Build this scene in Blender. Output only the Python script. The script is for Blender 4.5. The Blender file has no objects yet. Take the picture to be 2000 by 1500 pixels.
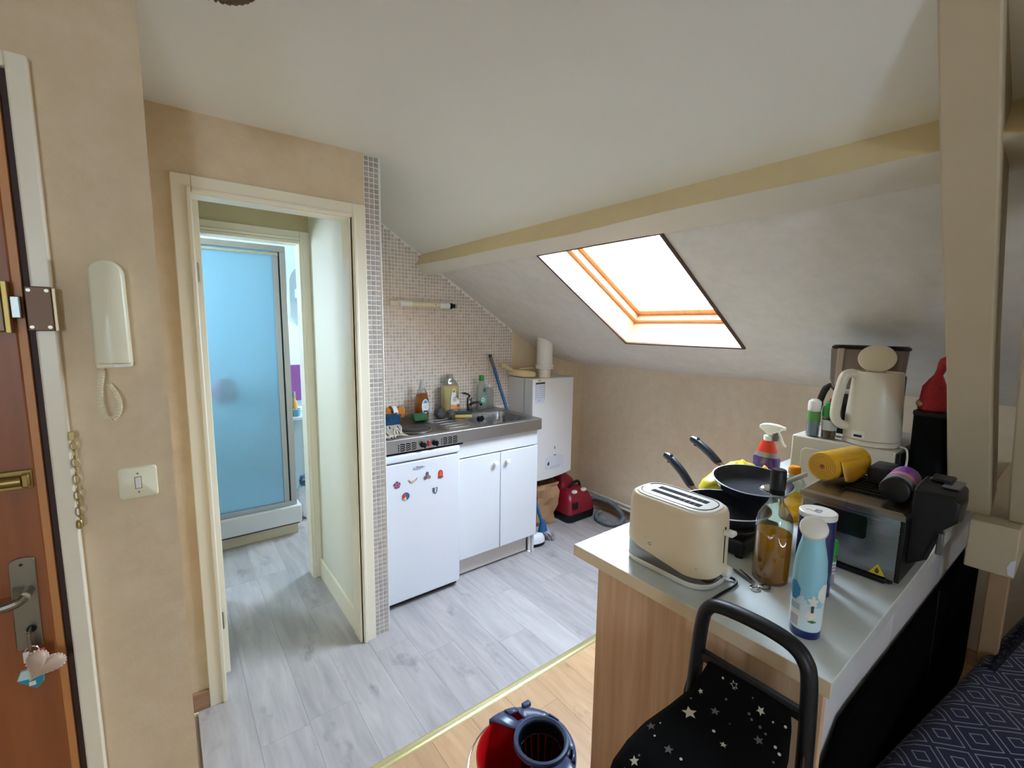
import bpy, bmesh, math, random
from mathutils import Matrix, Vector
random.seed(7)
S = bpy.context.scene
COL = S.collection

# ---------------------------------------------------------------- camera
cam_d = bpy.data.cameras.new('camera')
cam = bpy.data.objects.new('camera', cam_d)
COL.objects.link(cam)
S.camera = cam
cam_d.sensor_width = 36.0
cam_d.lens = 880.606 / 2000.0 * 36.0
cam_d.clip_start = 0.01
_yaw, _pitch, _roll = math.radians(52.317), math.radians(-7.229), math.radians(-0.800)
_f = Vector((math.cos(_yaw) * math.cos(_pitch), math.sin(_yaw) * math.cos(_pitch), math.sin(_pitch)))
_r = Vector((math.sin(_yaw), -math.cos(_yaw), 0))
_d = _f.cross(_r)
_r2 = math.cos(_roll) * _r + math.sin(_roll) * _d
_d2 = -math.sin(_roll) * _r + math.cos(_roll) * _d
_m = Matrix((_r2, -_d2, -_f)).transposed().to_4x4()
_m.translation = (0, 0, 1.5)
cam.matrix_world = _m

# ---------------------------------------------------------------- sky, daylight, exposure
W = bpy.data.worlds.new('overcast_sky')
S.world = W
W.use_nodes = True
_bg = W.node_tree.nodes['Background']
_bg.inputs[0].default_value = (0.74, 0.87, 1.0, 1)
_bg.inputs[1].default_value = 16.0
S.view_settings.view_transform = 'Standard'
S.view_settings.look = 'None'
S.view_settings.gamma = 1.0
S.view_settings.use_curve_mapping = False
S.view_settings.exposure = 1.62
S.cycles.max_bounces = 10
S.cycles.diffuse_bounces = 6
S.cycles.glossy_bounces = 5
S.cycles.transmission_bounces = 8
S.cycles.transparent_max_bounces = 12
S.cycles.caustics_reflective = False
S.cycles.caustics_refractive = False
S.cycles.sample_clamp_indirect = 6.0
S.cycles.use_denoising = True
SLN = Vector((0.522, 0, 0.853))          # roof slope normal, pointing outdoors


def portal(name, centre, normal_in, xdir, sx, sy):
    """sampling portal in a window opening (adds no light of its own)"""
    l = bpy.data.lights.new(name, 'AREA')
    l.shape = 'RECTANGLE'
    l.size, l.size_y = sx, sy
    l.cycles.is_portal = True
    o = bpy.data.objects.new(name, l)
    COL.objects.link(o)
    z = -Vector(normal_in).normalized()
    x = Vector(xdir).normalized()
    y = z.cross(x)
    m = Matrix((x, y, z)).transposed().to_4x4()
    m.translation = centre
    o.matrix_world = m


_sl = math.hypot(0.69, 0.422)
SKYL = {'kitchen': (1.02, 1.69), 'room': (-1.95, -1.45), 'bath': (3.35, 3.95)}
for _k, (_a, _b) in SKYL.items():
    _c = Vector((1.805, (_a + _b) / 2, 1.634)) + SLN * 0.19
    portal('daylight_portal_' + _k, _c, -SLN, (0, 1, 0), _b - _a, _sl)

portal('daylight_portal_room_window', (-.9, -2.58, 1.55), (0, 1, 0), (1, 0, 0), .5, .7)  # for the window added behind the camera
portal('daylight_portal_shower_window', (-.60, 3.8, 1.55), (1, 0, 0), (0, 1, 0), .7, .9)  # for the added side window that brightens the shower

# ---------------------------------------------------------------- helpers


def lin(c):
    def f(v):
        v /= 255.0
        return v / 12.92 if v <= 0.04045 else ((v + 0.055) / 1.055) ** 2.4
    return (f(c[0]), f(c[1]), f(c[2]), 1.0)


def new_mat(name):
    m = bpy.data.materials.new(name)
    m.use_nodes = True
    nt = m.node_tree
    return m, nt, nt.nodes['Principled BSDF']


def nd(nt, typ, **kw):
    n = nt.nodes.new(typ)
    for k, v in kw.items():
        if k in n.inputs.keys():
            n.inputs[k].default_value = v
        else:
            setattr(n, k, v)
    return n


def mixcol(nt, fac, a, b, mode='MIX'):
    n = nt.nodes.new('ShaderNodeMix')
    n.data_type = 'RGBA'
    n.blend_type = mode
    for sock, v in ((n.inputs[0], fac), (n.inputs[6], a), (n.inputs[7], b)):
        if hasattr(v, 'links'):
            nt.links.new(v, sock)
        else:
            sock.default_value = v
    return n.outputs[2]


def math_n(nt, op, a, b=None, clamp=False):
    n = nt.nodes.new('ShaderNodeMath')
    n.operation = op
    n.use_clamp = clamp
    for i, v in enumerate((a, b)):
        if v is None:
            continue
        if hasattr(v, 'links'):
            nt.links.new(v, n.inputs[i])
        else:
            n.inputs[i].default_value = v
    return n.outputs[0]


def scl(c, k):
    return (min(1, c[0] * k), min(1, c[1] * k), min(1, c[2] * k), 1)


def obj_coord(nt, scale=(1, 1, 1)):
    tc = nd(nt, 'ShaderNodeTexCoord')
    mp = nd(nt, 'ShaderNodeMapping')
    mp.inputs['Scale'].default_value = scale
    nt.links.new(tc.outputs['Object'], mp.inputs[0])
    return mp.outputs[0]


_MC = {}


def M(name, col, rough=0.5, metal=0.0, var=0.06, scale=12.0, bump=0.0, stretch=(1, 1, 1), spec=0.5, coat=0.0, spots=None, sheen=0.0):
    """plain procedural material: base colour with fine noise variation"""
    if name in _MC:
        return _MC[name]
    m, nt, b = new_mat(name)
    c = lin(col)
    co = obj_coord(nt, stretch)
    nz = nd(nt, 'ShaderNodeTexNoise', Scale=scale, Detail=4.0, Roughness=0.6)
    nt.links.new(co, nz.inputs['Vector'])
    out = mixcol(nt, nz.outputs['Fac'], scl(c, 1 - var), scl(c, 1 + var))
    if spots:
        n2 = nd(nt, 'ShaderNodeTexNoise', Scale=spots[0], Detail=3.0)
        nt.links.new(co, n2.inputs['Vector'])
        f = nd(nt, 'ShaderNodeMapRange')
        f.inputs[1].default_value = spots[1]
        f.inputs[2].default_value = spots[1] + 0.06
        nt.links.new(n2.outputs['Fac'], f.inputs[0])
        out = mixcol(nt, f.outputs[0], out, lin(spots[2]))
    nt.links.new(out, b.inputs['Base Color'])
    b.inputs['Roughness'].default_value = rough
    b.inputs['Metallic'].default_value = metal
    b.inputs['Specular IOR Level'].default_value = spec
    b.inputs['Coat Weight'].default_value = coat
    b.inputs['Sheen Weight'].default_value = sheen
    if bump:
        bp = nd(nt, 'ShaderNodeBump', Strength=bump, Distance=0.01)
        nt.links.new(nz.outputs['Fac'], bp.inputs['Height'])
        nt.links.new(bp.outputs[0], b.inputs['Normal'])
    _MC[name] = m
    return m


def wallpaper(name, c1, c2, c3, rough=0.75):
    m, nt, b = new_mat(name)
    co = obj_coord(nt)
    n1 = nd(nt, 'ShaderNodeTexNoise', Scale=3.2, Detail=6.0, Roughness=0.62, Distortion=0.6)
    n2 = nd(nt, 'ShaderNodeTexNoise', Scale=17.0, Detail=5.0, Roughness=0.7)
    n3 = nd(nt, 'ShaderNodeTexNoise', Scale=160.0, Detail=2.0)
    for n in (n1, n2, n3):
        nt.links.new(co, n.inputs['Vector'])
    r1 = nd(nt, 'ShaderNodeMapRange')
    r1.inputs[1].default_value = 0.34
    r1.inputs[2].default_value = 0.66
    nt.links.new(n1.outputs['Fac'], r1.inputs[0])
    r2 = nd(nt, 'ShaderNodeMapRange')
    r2.inputs[1].default_value = 0.40
    r2.inputs[2].default_value = 0.75
    nt.links.new(n2.outputs['Fac'], r2.inputs[0])
    a = mixcol(nt, r1.outputs[0], lin(c1), lin(c2))
    f = math_n(nt, 'MULTIPLY', r2.outputs[0], 0.6)
    o = mixcol(nt, f, a, lin(c3))
    nt.links.new(o, b.inputs['Base Color'])
    b.inputs['Roughness'].default_value = rough
    bp = nd(nt, 'ShaderNodeBump', Strength=0.12, Distance=0.003)
    nt.links.new(n3.outputs['Fac'], bp.inputs['Height'])
    nt.links.new(bp.outputs[0], b.inputs['Normal'])
    return m


def plank_mat(name, c_dark, c_light, c_knot, rough=0.42):
    """wood-look plank: grain along Y, each plank shifted and toned by its own random number"""
    m, nt, b = new_mat(name)
    tc = nd(nt, 'ShaderNodeTexCoord')
    oi = nd(nt, 'ShaderNodeObjectInfo')
    off = nd(nt, 'ShaderNodeVectorMath', operation='SCALE')
    cmb = nd(nt, 'ShaderNodeCombineXYZ')
    for i in range(3):
        nt.links.new(oi.outputs['Random'], cmb.inputs[i])
    nt.links.new(cmb.outputs[0], off.inputs[0])
    off.inputs['Scale'].default_value = 37.0
    ad = nd(nt, 'ShaderNodeVectorMath', operation='ADD')
    nt.links.new(tc.outputs['Object'], ad.inputs[0])
    nt.links.new(off.outputs[0], ad.inputs[1])
    mp = nd(nt, 'ShaderNodeMapping')
    mp.inputs['Scale'].default_value = (14, 1.7, 1)
    nt.links.new(ad.outputs[0], mp.inputs[0])
    n1 = nd(nt, 'ShaderNodeTexNoise', Scale=1.6, Detail=7.0, Roughness=0.62, Distortion=0.5)
    nt.links.new(mp.outputs[0], n1.inputs['Vector'])
    mp2 = nd(nt, 'ShaderNodeMapping')
    mp2.inputs['Scale'].default_value = (3.2, 1.6, 1)
    nt.links.new(ad.outputs[0], mp2.inputs[0])
    n2 = nd(nt, 'ShaderNodeTexNoise', Scale=3.0, Detail=5.0, Roughness=0.6)
    nt.links.new(mp2.outputs[0], n2.inputs['Vector'])
    g = nd(nt, 'ShaderNodeMapRange')
    g.inputs[1].default_value = 0.30
    g.inputs[2].default_value = 0.72
    nt.links.new(n1.outputs['Fac'], g.inputs[0])
    base = mixcol(nt, g.outputs[0], lin(c_dark), lin(c_light))
    k = nd(nt, 'ShaderNodeMapRange')
    k.inputs[1].default_value = 0.60
    k.inputs[2].default_value = 0.74
    nt.links.new(n2.outputs['Fac'], k.inputs[0])
    kf = math_n(nt, 'MULTIPLY', k.outputs[0], 0.75)
    c = mixcol(nt, kf, base, lin(c_knot))
    tone = nd(nt, 'ShaderNodeMapRange')
    tone.inputs[3].default_value = 0.90
    tone.inputs[4].default_value = 1.08
    nt.links.new(oi.outputs['Random'], tone.inputs[0])
    hs = nd(nt, 'ShaderNodeHueSaturation')
    nt.links.new(c, hs.inputs['Color'])
    nt.links.new(tone.outputs[0], hs.inputs['Value'])
    nt.links.new(hs.outputs[0], b.inputs['Base Color'])
    b.inputs['Roughness'].default_value = rough
    return m


def grain_mat(name, c1, c2, stretch, scale=3.0, rough=0.5):
    m, nt, b = new_mat(name)
    co = obj_coord(nt, stretch)
    n1 = nd(nt, 'ShaderNodeTexNoise', Scale=scale, Detail=7.0, Roughness=0.65, Distortion=0.4)
    nt.links.new(co, n1.inputs['Vector'])
    g = nd(nt, 'ShaderNodeMapRange')
    g.inputs[1].default_value = 0.32
    g.inputs[2].default_value = 0.68
    nt.links.new(n1.outputs['Fac'], g.inputs[0])
    nt.links.new(mixcol(nt, g.outputs[0], lin(c1), lin(c2)), b.inputs['Base Color'])
    b.inputs['Roughness'].default_value = rough
    return m


def tile_mat(name, c1, c2, rough=0.22, island=False):
    m, nt, b = new_mat(name)
    if island:
        src = nd(nt, 'ShaderNodeNewGeometry').outputs['Random Per Island']
    else:
        src = nd(nt, 'ShaderNodeObjectInfo').outputs['Random']
    nt.links.new(mixcol(nt, src, lin(c1), lin(c2)), b.inputs['Base Color'])
    b.inputs['Roughness'].default_value = rough
    return m


def steel_mat(name, col=(176, 174, 172), rough=0.32, stretch=(60, 1, 1)):
    m, nt, b = new_mat(name)
    co = obj_coord(nt, stretch)
    n1 = nd(nt, 'ShaderNodeTexNoise', Scale=6.0, Detail=4.0)
    nt.links.new(co, n1.inputs['Vector'])
    r = nd(nt, 'ShaderNodeMapRange')
    r.inputs[3].default_value = rough - 0.08
    r.inputs[4].default_value = rough + 0.10
    nt.links.new(n1.outputs['Fac'], r.inputs[0])
    nt.links.new(r.outputs[0], b.inputs['Roughness'])
    nt.links.new(mixcol(nt, n1.outputs['Fac'], scl(lin(col), .9), scl(lin(col), 1.08)), b.inputs['Base Color'])
    b.inputs['Metallic'].default_value = 1.0
    return m


def glass_mat(name, col=(235, 245, 245), gloss=0.10, tint=0.9):
    """thin clear shell: mostly transparent with a glossy reflection"""
    m = bpy.data.materials.new(name)
    m.use_nodes = True
    nt = m.node_tree
    nt.nodes.clear()
    out = nd(nt, 'ShaderNodeOutputMaterial')
    tr = nd(nt, 'ShaderNodeBsdfTransparent')
    tr.inputs[0].default_value = scl(lin(col), tint)
    gl = nd(nt, 'ShaderNodeBsdfGlossy')
    gl.inputs['Roughness'].default_value = 0.04
    lw = nd(nt, 'ShaderNodeLayerWeight', Blend=0.35)
    f = nd(nt, 'ShaderNodeMapRange')
    f.inputs[3].default_value = gloss * 0.5
    f.inputs[4].default_value = min(1, gloss * 5)
    nt.links.new(lw.outputs['Facing'], f.inputs[0])
    mx = nd(nt, 'ShaderNodeMixShader')
    nt.links.new(f.outputs[0], mx.inputs[0])
    nt.links.new(tr.outputs[0], mx.inputs[1])
    nt.links.new(gl.outputs[0], mx.inputs[2])
    nt.links.new(mx.outputs[0], out.inputs[0])
    return m


def oil_mat(name, col, rough=0.0, trans=0.62):
    m, nt, b = new_mat(name)
    co = obj_coord(nt)
    nz = nd(nt, 'ShaderNodeTexNoise', Scale=9.0)
    nt.links.new(co, nz.inputs['Vector'])
    nt.links.new(mixcol(nt, nz.outputs['Fac'], scl(lin(col), .96), scl(lin(col), 1.04)), b.inputs['Base Color'])
    b.inputs['Transmission Weight'].default_value = trans
    b.inputs['Roughness'].default_value = rough
    b.inputs['IOR'].default_value = 1.40
    return m


def liquid_mat(name, col, deep=0.55):
    """coloured liquid: tinted transparency plus translucency and a glossy skin"""
    m = bpy.data.materials.new(name)
    m.use_nodes = True
    nt = m.node_tree
    nt.nodes.clear()
    out = nd(nt, 'ShaderNodeOutputMaterial')
    tr = nd(nt, 'ShaderNodeBsdfTransparent')
    tr.inputs[0].default_value = lin(col)
    tl = nd(nt, 'ShaderNodeBsdfTranslucent')
    tl.inputs[0].default_value = lin(col)
    df = nd(nt, 'ShaderNodeBsdfDiffuse')
    df.inputs[0].default_value = scl(lin(col), .6)
    a1 = nd(nt, 'ShaderNodeMixShader')
    a1.inputs[0].default_value = 0.4
    nt.links.new(tl.outputs[0], a1.inputs[1])
    nt.links.new(df.outputs[0], a1.inputs[2])
    a2 = nd(nt, 'ShaderNodeMixShader')
    a2.inputs[0].default_value = deep
    nt.links.new(tr.outputs[0], a2.inputs[1])
    nt.links.new(a1.outputs[0], a2.inputs[2])
    nt.links.new(a2.outputs[0], out.inputs[0])
    return m


def frosted_mat(name, col):
    m = bpy.data.materials.new(name)
    m.use_nodes = True
    nt = m.node_tree
    nt.nodes.clear()
    out = nd(nt, 'ShaderNodeOutputMaterial')
    co = obj_coord(nt)
    nz = nd(nt, 'ShaderNodeTexNoise', Scale=220.0, Detail=2.0)
    nt.links.new(co, nz.inputs['Vector'])
    c = mixcol(nt, nz.outputs['Fac'], scl(lin(col), .94), scl(lin(col), 1.04))
    tl = nd(nt, 'ShaderNodeBsdfTranslucent')
    nt.links.new(c, tl.inputs[0])
    rf = nd(nt, 'ShaderNodeBsdfRefraction')
    rf.inputs['Roughness'].default_value = 0.5
    rf.inputs['IOR'].default_value = 1.10
    nt.links.new(c, rf.inputs[0])
    df = nd(nt, 'ShaderNodeBsdfDiffuse')
    nt.links.new(c, df.inputs[0])
    m1 = nd(nt, 'ShaderNodeMixShader')
    m1.inputs[0].default_value = 0.6
    nt.links.new(tl.outputs[0], m1.inputs[1])
    nt.links.new(rf.outputs[0], m1.inputs[2])
    m2 = nd(nt, 'ShaderNodeMixShader')
    m2.inputs[0].default_value = 0.30
    nt.links.new(m1.outputs[0], m2.inputs[1])
    nt.links.new(df.outputs[0], m2.inputs[2])
    nt.links.new(m2.outputs[0], out.inputs[0])
    return m


class MB:
    """mesh builder: vertices, faces, a material slot number per face"""

    def __init__(self):
        self.v, self.f, self.mi = [], [], []

    def add(self, vs, fs, mi=0):
        o = len(self.v)
        self.v += [tuple(p) for p in vs]
        for f in fs:
            self.f.append(tuple(i + o for i in f))
            self.mi.append(mi)
        return self

    def box(self, lo, hi, mi=0):
        x0, y0, z0 = lo
        x1, y1, z1 = hi
        v = [(x0, y0, z0), (x1, y0, z0), (x1, y1, z0), (x0, y1, z0), (x0, y0, z1), (x1, y0, z1), (x1, y1, z1), (x0, y1, z1)]
        return self.add(v, [(0, 3, 2, 1), (4, 5, 6, 7), (0, 1, 5, 4), (1, 2, 6, 5), (2, 3, 7, 6), (3, 0, 4, 7)], mi)

    def hexa(self, v, mi=0):
        return self.add(v, [(0, 3, 2, 1), (4, 5, 6, 7), (0, 1, 5, 4), (1, 2, 6, 5), (2, 3, 7, 6), (3, 0, 4, 7)], mi)

    def loft(self, loops, cap0=True, cap1=True, closed=True, mi=0):
        n = len(loops[0])
        vs = [p for l in loops for p in l]
        fs = []
        for k in range(len(loops) - 1):
            for i in range(n if closed else n - 1):
                j = (i + 1) % n
                fs.append((k * n + i, k * n + j, (k + 1) * n + j, (k + 1) * n + i))
        if cap0:
            fs.append(tuple(range(n - 1, -1, -1)))
        if cap1:
            fs.append(tuple((len(loops) - 1) * n + i for i in range(n)))
        return self.add(vs, fs, mi)

    def lathe(self, prof, c=(0, 0, 0), n=24, mi=0, cap0=True, cap1=True, axis=None, sx=1.0, sy=1.0):
        """prof: list of (radius, height) along the axis"""
        loops = []
        R = Vector((0, 0, 1)).rotation_difference(Vector(axis)).to_matrix() if axis is not None else None
        for r, h in prof:
            l = []
            for i in range(n):
                a = 2 * math.pi * i / n
                p = Vector((r * math.cos(a) * sx, r * math.sin(a) * sy, h))
                if R is not None:
                    p = R @ p
                l.append((p.x + c[0], p.y + c[1], p.z + c[2]))
            loops.append(l)
        return self.loft(loops, cap0, cap1, True, mi)

    def tube(self, path, r, n=8, mi=0, cap=True, flat=1.0):
        P = [Vector(p) for p in path]
        rr = r if isinstance(r, (list, tuple)) else [r] * len(P)
        loops = []
        up = None
        for i, p in enumerate(P):
            t = (P[min(i + 1, len(P) - 1)] - P[max(i - 1, 0)]).normalized()
            if up is None:
                up = Vector((0, 0, 1)) if abs(t.z) < .9 else Vector((1, 0, 0))
            a = (up - t * up.dot(t))
            if a.length < 1e-6:
                a = t.orthogonal()
            a.normalize()
            b = t.cross(a)
            up = a
            loops.append([tuple(p + a * math.cos(2 * math.pi * k / n) * rr[i] + b * math.sin(2 * math.pi * k / n) * rr[i] * flat) for k in range(n)])
        return self.loft(loops, cap, cap, True, mi)

    def prism(self, poly, axis, lo, hi, mi=0):
        """polygon of 2D points extruded along an axis (0 x: points are y,z; 1 y: x,z; 2 z: x,y)"""
        def p3(p, h):
            return [(h, p[0], p[1]), (p[0], h, p[1]), (p[0], p[1], h)][axis]
        l0 = [p3(p, lo) for p in poly]
        l1 = [p3(p, hi) for p in poly]
        return self.loft([l0, l1], True, True, True, mi)

    def grid(self, fn, nu, nv, mi=0):
        vs = [fn(i / nu, j / nv) for j in range(nv + 1) for i in range(nu + 1)]
        fs = [(j * (nu + 1) + i, j * (nu + 1) + i + 1, (j + 1) * (nu + 1) + i + 1, (j + 1) * (nu + 1) + i) for j in range(nv) for i in range(nu)]
        return self.add(vs, fs, mi)

    def blob(self, c, r, n=14, m=10, mi=0, noise=0.0, seed=0):
        rnd = random.Random(seed)
        ph = [rnd.uniform(0, 6.28) for _ in range(8)]
        loops = []
        for j in range(1, m):
            th = math.pi * j / m
            l = []
            for i in range(n):
                a = 2 * math.pi * i / n
                k = 1 + noise * (math.sin(3 * a + ph[0]) * math.sin(2 * th + ph[1]) + .6 * math.sin(5 * a + ph[2] + 3 * th) + .5 * math.sin(7 * th + ph[3] + 2 * a) + .4 * math.sin(9 * a + ph[4] - 5 * th))
                l.append((c[0] + r[0] * k * math.sin(th) * math.cos(a), c[1] + r[1] * k * math.sin(th) * math.sin(a), c[2] - r[2] * k * math.cos(th)))
            loops.append(l)
        return self.loft(loops, True, True, True, mi)


FR = {}          # frame (matrix) of every thing, so parts can be given in world coordinates


def finish(o, mats, smooth, bevel, seg=2, angle=35):
    me = o.data
    for m in (mats if isinstance(mats, (list, tuple)) else [mats]):
        me.materials.append(m)
    if smooth:
        me.polygons.foreach_set('use_smooth', [True] * len(me.polygons))
        me.set_sharp_from_angle(angle=math.radians(angle))
    if bevel:
        b = o.modifiers.new('bevel', 'BEVEL')
        b.width = bevel
        b.segments = seg
        b.limit_method = 'ANGLE'
        b.angle_limit = math.radians(40)
        b.harden_normals = False
        if not smooth:
            me.polygons.foreach_set('use_smooth', [True] * len(me.polygons))
            me.set_sharp_from_angle(angle=math.radians(50))


def mesh_from(name, mb, frame=None):
    me = bpy.data.meshes.new(name)
    vs = mb.v
    if frame is not None:
        inv = frame.inverted()
        vs = [tuple(inv @ Vector(p)) for p in vs]
    me.from_pydata(vs, [], mb.f)
    me.polygons.foreach_set('material_index', mb.mi)
    bm = bmesh.new()
    bm.from_mesh(me)
    bmesh.ops.recalc_face_normals(bm, faces=bm.faces)
    bm.to_mesh(me)
    bm.free()
    me.update()
    return me


def tag(o, label=None, cat=None, group=None, kind=None):
    for k, v in (('label', label), ('category', cat), ('group', group), ('kind', kind)):
        if v:
            o[k] = v
    return o


def thing(name, label, cat, loc=(0, 0, 0), rotz=0.0, group=None, kind=None):
    o = bpy.data.objects.new(name, None)
    o.empty_display_size = 0.05
    COL.objects.link(o)
    o.location = loc
    o.rotation_euler = (0, 0, rotz)
    FR[o] = Matrix.Translation(loc) @ Matrix.Rotation(rotz, 4, 'Z')
    return tag(o, label, cat, group, kind)


def part(parent, name, mb, mats, smooth=False, bevel=0.0, world=True, label=None, seg=2, angle=35, kind=None):
    """one mesh under a thing or a part; world=True: the builder holds world coordinates"""
    fr = FR.get(parent)
    me = mesh_from(name, mb, fr if world else None)
    o = bpy.data.objects.new(name, me)
    COL.objects.link(o)
    o.parent = parent
    FR[o] = fr
    finish(o, mats, smooth, bevel, seg, angle)
    if label:
        o['label'] = label
    if kind:
        o['kind'] = kind
    return o


def solo(name, mb, mats, label, cat, smooth=False, bevel=0.0, group=None, kind=None, origin=(0, 0, 0), seg=2, angle=35):
    """a top-level thing that is one mesh"""
    fr = Matrix.Translation(origin)
    o = bpy.data.objects.new(name, mesh_from(name, mb, fr))
    o.location = origin
    COL.objects.link(o)
    FR[o] = fr
    finish(o, mats, smooth, bevel, seg, angle)
    return tag(o, label, cat, group, kind)


def piece(parent, name, me, loc):
    o = bpy.data.objects.new(name, me)
    COL.objects.link(o)
    o.parent = parent
    o.location = loc
    return o


def struct(name, mb, mats, label, cat, smooth=False, bevel=0.0, angle=35):
    return solo(name, mb, mats, label, cat, smooth, bevel, None, 'structure', (0, 0, 0), 2, angle)


def rrect(cx, cy, hx, hy, r, z, n=6):
    """rounded rectangle loop in the xy plane"""
    pts = []
    for sx, sy, a0 in ((1, 1, 0), (-1, 1, 90), (-1, -1, 180), (1, -1, 270)):
        for k in range(n + 1):
            a = math.radians(a0 + 90 * k / n)
            pts.append((cx + sx * (hx - r) + r * math.cos(a), cy + sy * (hy - r) + r * math.sin(a), z))
    return pts


def bez(pts, n=12):
    """Catmull-Rom through the points"""
    P = [Vector(p) for p in pts]
    P = [P[0] * 2 - P[1]] + P + [P[-1] * 2 - P[-2]]
    out = []
    for i in range(1, len(P) - 2):
        for k in range(n):
            t = k / n
            a, b, c, d = P[i - 1], P[i], P[i + 1], P[i + 2]
            out.append(.5 * ((2 * b) + (c - a) * t + (2 * a - 5 * b + 4 * c - d) * t * t + (3 * b - a - 3 * c + d) * t ** 3))
    out.append(P[-2])
    return out


def text_mesh(body, size, extrude=0.0003):
    cu = bpy.data.curves.new('lettering', 'FONT')
    cu.body = body
    cu.size = size
    cu.extrude = extrude
    cu.align_x = 'CENTER'
    cu.resolution_u = 3
    o = bpy.data.objects.new('lettering', cu)
    COL.objects.link(o)
    bpy.context.view_layer.update()
    me = bpy.data.meshes.new_from_object(o.evaluated_get(bpy.context.evaluated_depsgraph_get()))
    bpy.data.objects.remove(o)
    bpy.data.curves.remove(cu)
    mb = MB()
    mb.v = [tuple(v.co) for v in me.vertices]
    mb.f = [tuple(p.vertices) for p in me.polygons]
    mb.mi = [0] * len(mb.f)
    bpy.data.meshes.remove(me)
    return mb


def place_text(mb, origin, xdir, ydir):
    x, y = Vector(xdir).normalized(), Vector(ydir).normalized()
    z = x.cross(y)
    o = Vector(origin)
    mb.v = [tuple(o + x * p[0] + y * p[1] + z * p[2]) for p in mb.v]
    return mb


# ---------------------------------------------------------------- shared materials
WALLP = wallpaper('tan_wallpaper', (212, 192, 160), (224, 206, 177), (208, 186, 151))
WALLS = wallpaper('tan_wallpaper_bounce_grey', (222, 217, 210), (232, 228, 222), (212, 206, 198))  # bluish bounce light on the slope is put into the paper's colour
WALLK = wallpaper('knee_wallpaper', (228, 212, 188), (236, 223, 204), (218, 200, 174))
CEILP = M('ceiling_paint', (238, 239, 234), 0.8, var=.02, scale=3)
CREAM = M('cream_gloss_paint', (238, 232, 211), 0.35, var=.02, scale=4)
WHITEP = M('white_paint', (232, 232, 226), 0.4, var=.02, scale=5)
BATHP = M('pale_blue_bath_paint', (206, 232, 238), 0.5, var=.02, scale=4)
GREYPL = plank_mat('grey_laminate', (162, 158, 160), (194, 190, 190), (126, 122, 126))
OAKPL = plank_mat('oak_laminate', (190, 152, 112), (216, 180, 140), (150, 112, 80))
FLBASE = M('floor_underlay', (150, 132, 112), 0.7)
WHITELAM = M('white_laminate', (216, 220, 226), 0.3, var=.015, scale=5)
WHITEENAM = M('white_enamel', (216, 220, 228), 0.22, var=.012, scale=6)
STEEL = steel_mat('brushed_steel')
STEELD = steel_mat('oven_steel', (150, 150, 150), 0.24, (1, 1, 40))
CHROME = M('chrome', (214, 214, 214), 0.12, 1.0, var=.02)
BLACKP = M('black_plastic', (12, 12, 14), 0.4, var=.15, spec=.35)
BLACKM = M('matt_black', (6, 6, 7), 0.7, var=.2, spec=.15)
DARK = M('dark_gap', (26, 26, 28), 0.7)
WHITEPL = M('white_plastic', (236, 236, 230), 0.32, var=.02)
CREAMPL = M('cream_plastic', (226, 214, 184), 0.4, var=.04)
BRASS = M('brass', (150, 128, 76), 0.4, 1.0, var=.1)
SATIN = M('satin_nickel', (140, 134, 118), 0.34, 1.0, var=.1)
GLASS = glass_mat('clear_glass')
PANE = glass_mat('window_glass', (250, 252, 255), 0.04, 0.97)
RED = M('red_plastic', (178, 14, 18), 0.3, var=.06)
NAVY = M('navy_print', (22, 34, 92), 0.35, var=.05)
GREENP = M('green_plastic', (28, 140, 50), 0.4, var=.06)
PAPER = M('white_paper', (232, 230, 226), 0.7, var=.03)
INK = M('dark_ink', (62, 66, 82), 0.6)

# ---------------------------------------------------------------- floor
ZB = -0.008
fb = MB().box((-2.6, -2.6, -0.10), (2.93, 4.4, ZB))
floor = struct('floor', fb, FLBASE, 'laminate floor, grey in the kitchen and oak in the room', 'floor')
PW, PX0 = 0.1665, 0.012


def planks(x0, x1, y0, y1, mat, length, seed, joints):
    rnd = random.Random(seed)
    k = math.floor((x0 - PX0) / PW)
    while PX0 + k * PW < x1 - 0.005:
        a, b = max(x0, PX0 + k * PW), min(x1, PX0 + (k + 1) * PW)
        k += 1
        if b - a < .02:
            continue
        j = joints.get(k - 1)
        y = (j - length * math.ceil((j - y0) / length)) if j else y0 - rnd.uniform(0.1, length - .1)
        while y < y1:
            c, d = max(y, y0), min(y + length, y1)
            y += length
            if d - c < 0.02:
                continue
            key = (round(b - a, 3), round(d - c, 3), mat.name)
            if key not in _PK:
                hx, hy = (b - a) / 2 - .0002, (d - c) / 2 - .0002
                mb = MB()
                e = .0005
                mb.loft([[(-hx, -hy, 0), (hx, -hy, 0), (hx, hy, 0), (-hx, hy, 0)],
                         [(-hx, -hy, .008 - e), (hx, -hy, .008 - e), (hx, hy, .008 - e), (-hx, hy, .008 - e)],
                         [(-hx + e, -hy + e, .008), (hx - e, -hy + e, .008), (hx - e, hy - e, .008), (-hx + e, hy - e, .008)]], cap0=False)
                me = mesh_from('plank', mb)
                me.materials.append(mat)
                _PK[key] = me
            piece(floor, 'plank', _PK[key], ((a + b) / 2, (c + d) / 2, ZB))


_PK = {}
planks(-0.0, 2.83, 1.355, 3.4, GREYPL, 1.22, 3, {1: 1.665, 5: 1.735, 3: 2.4, 4: 3.1, 2: 2.9, 6: 2.35, 7: 1.6})
planks(0.0, 1.3, 3.4, 4.3, GREYPL, 1.22, 5, {})
planks(-0.6, 2.83, -0.6, 1.335, OAKPL, 1.22, 4, {})

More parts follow.
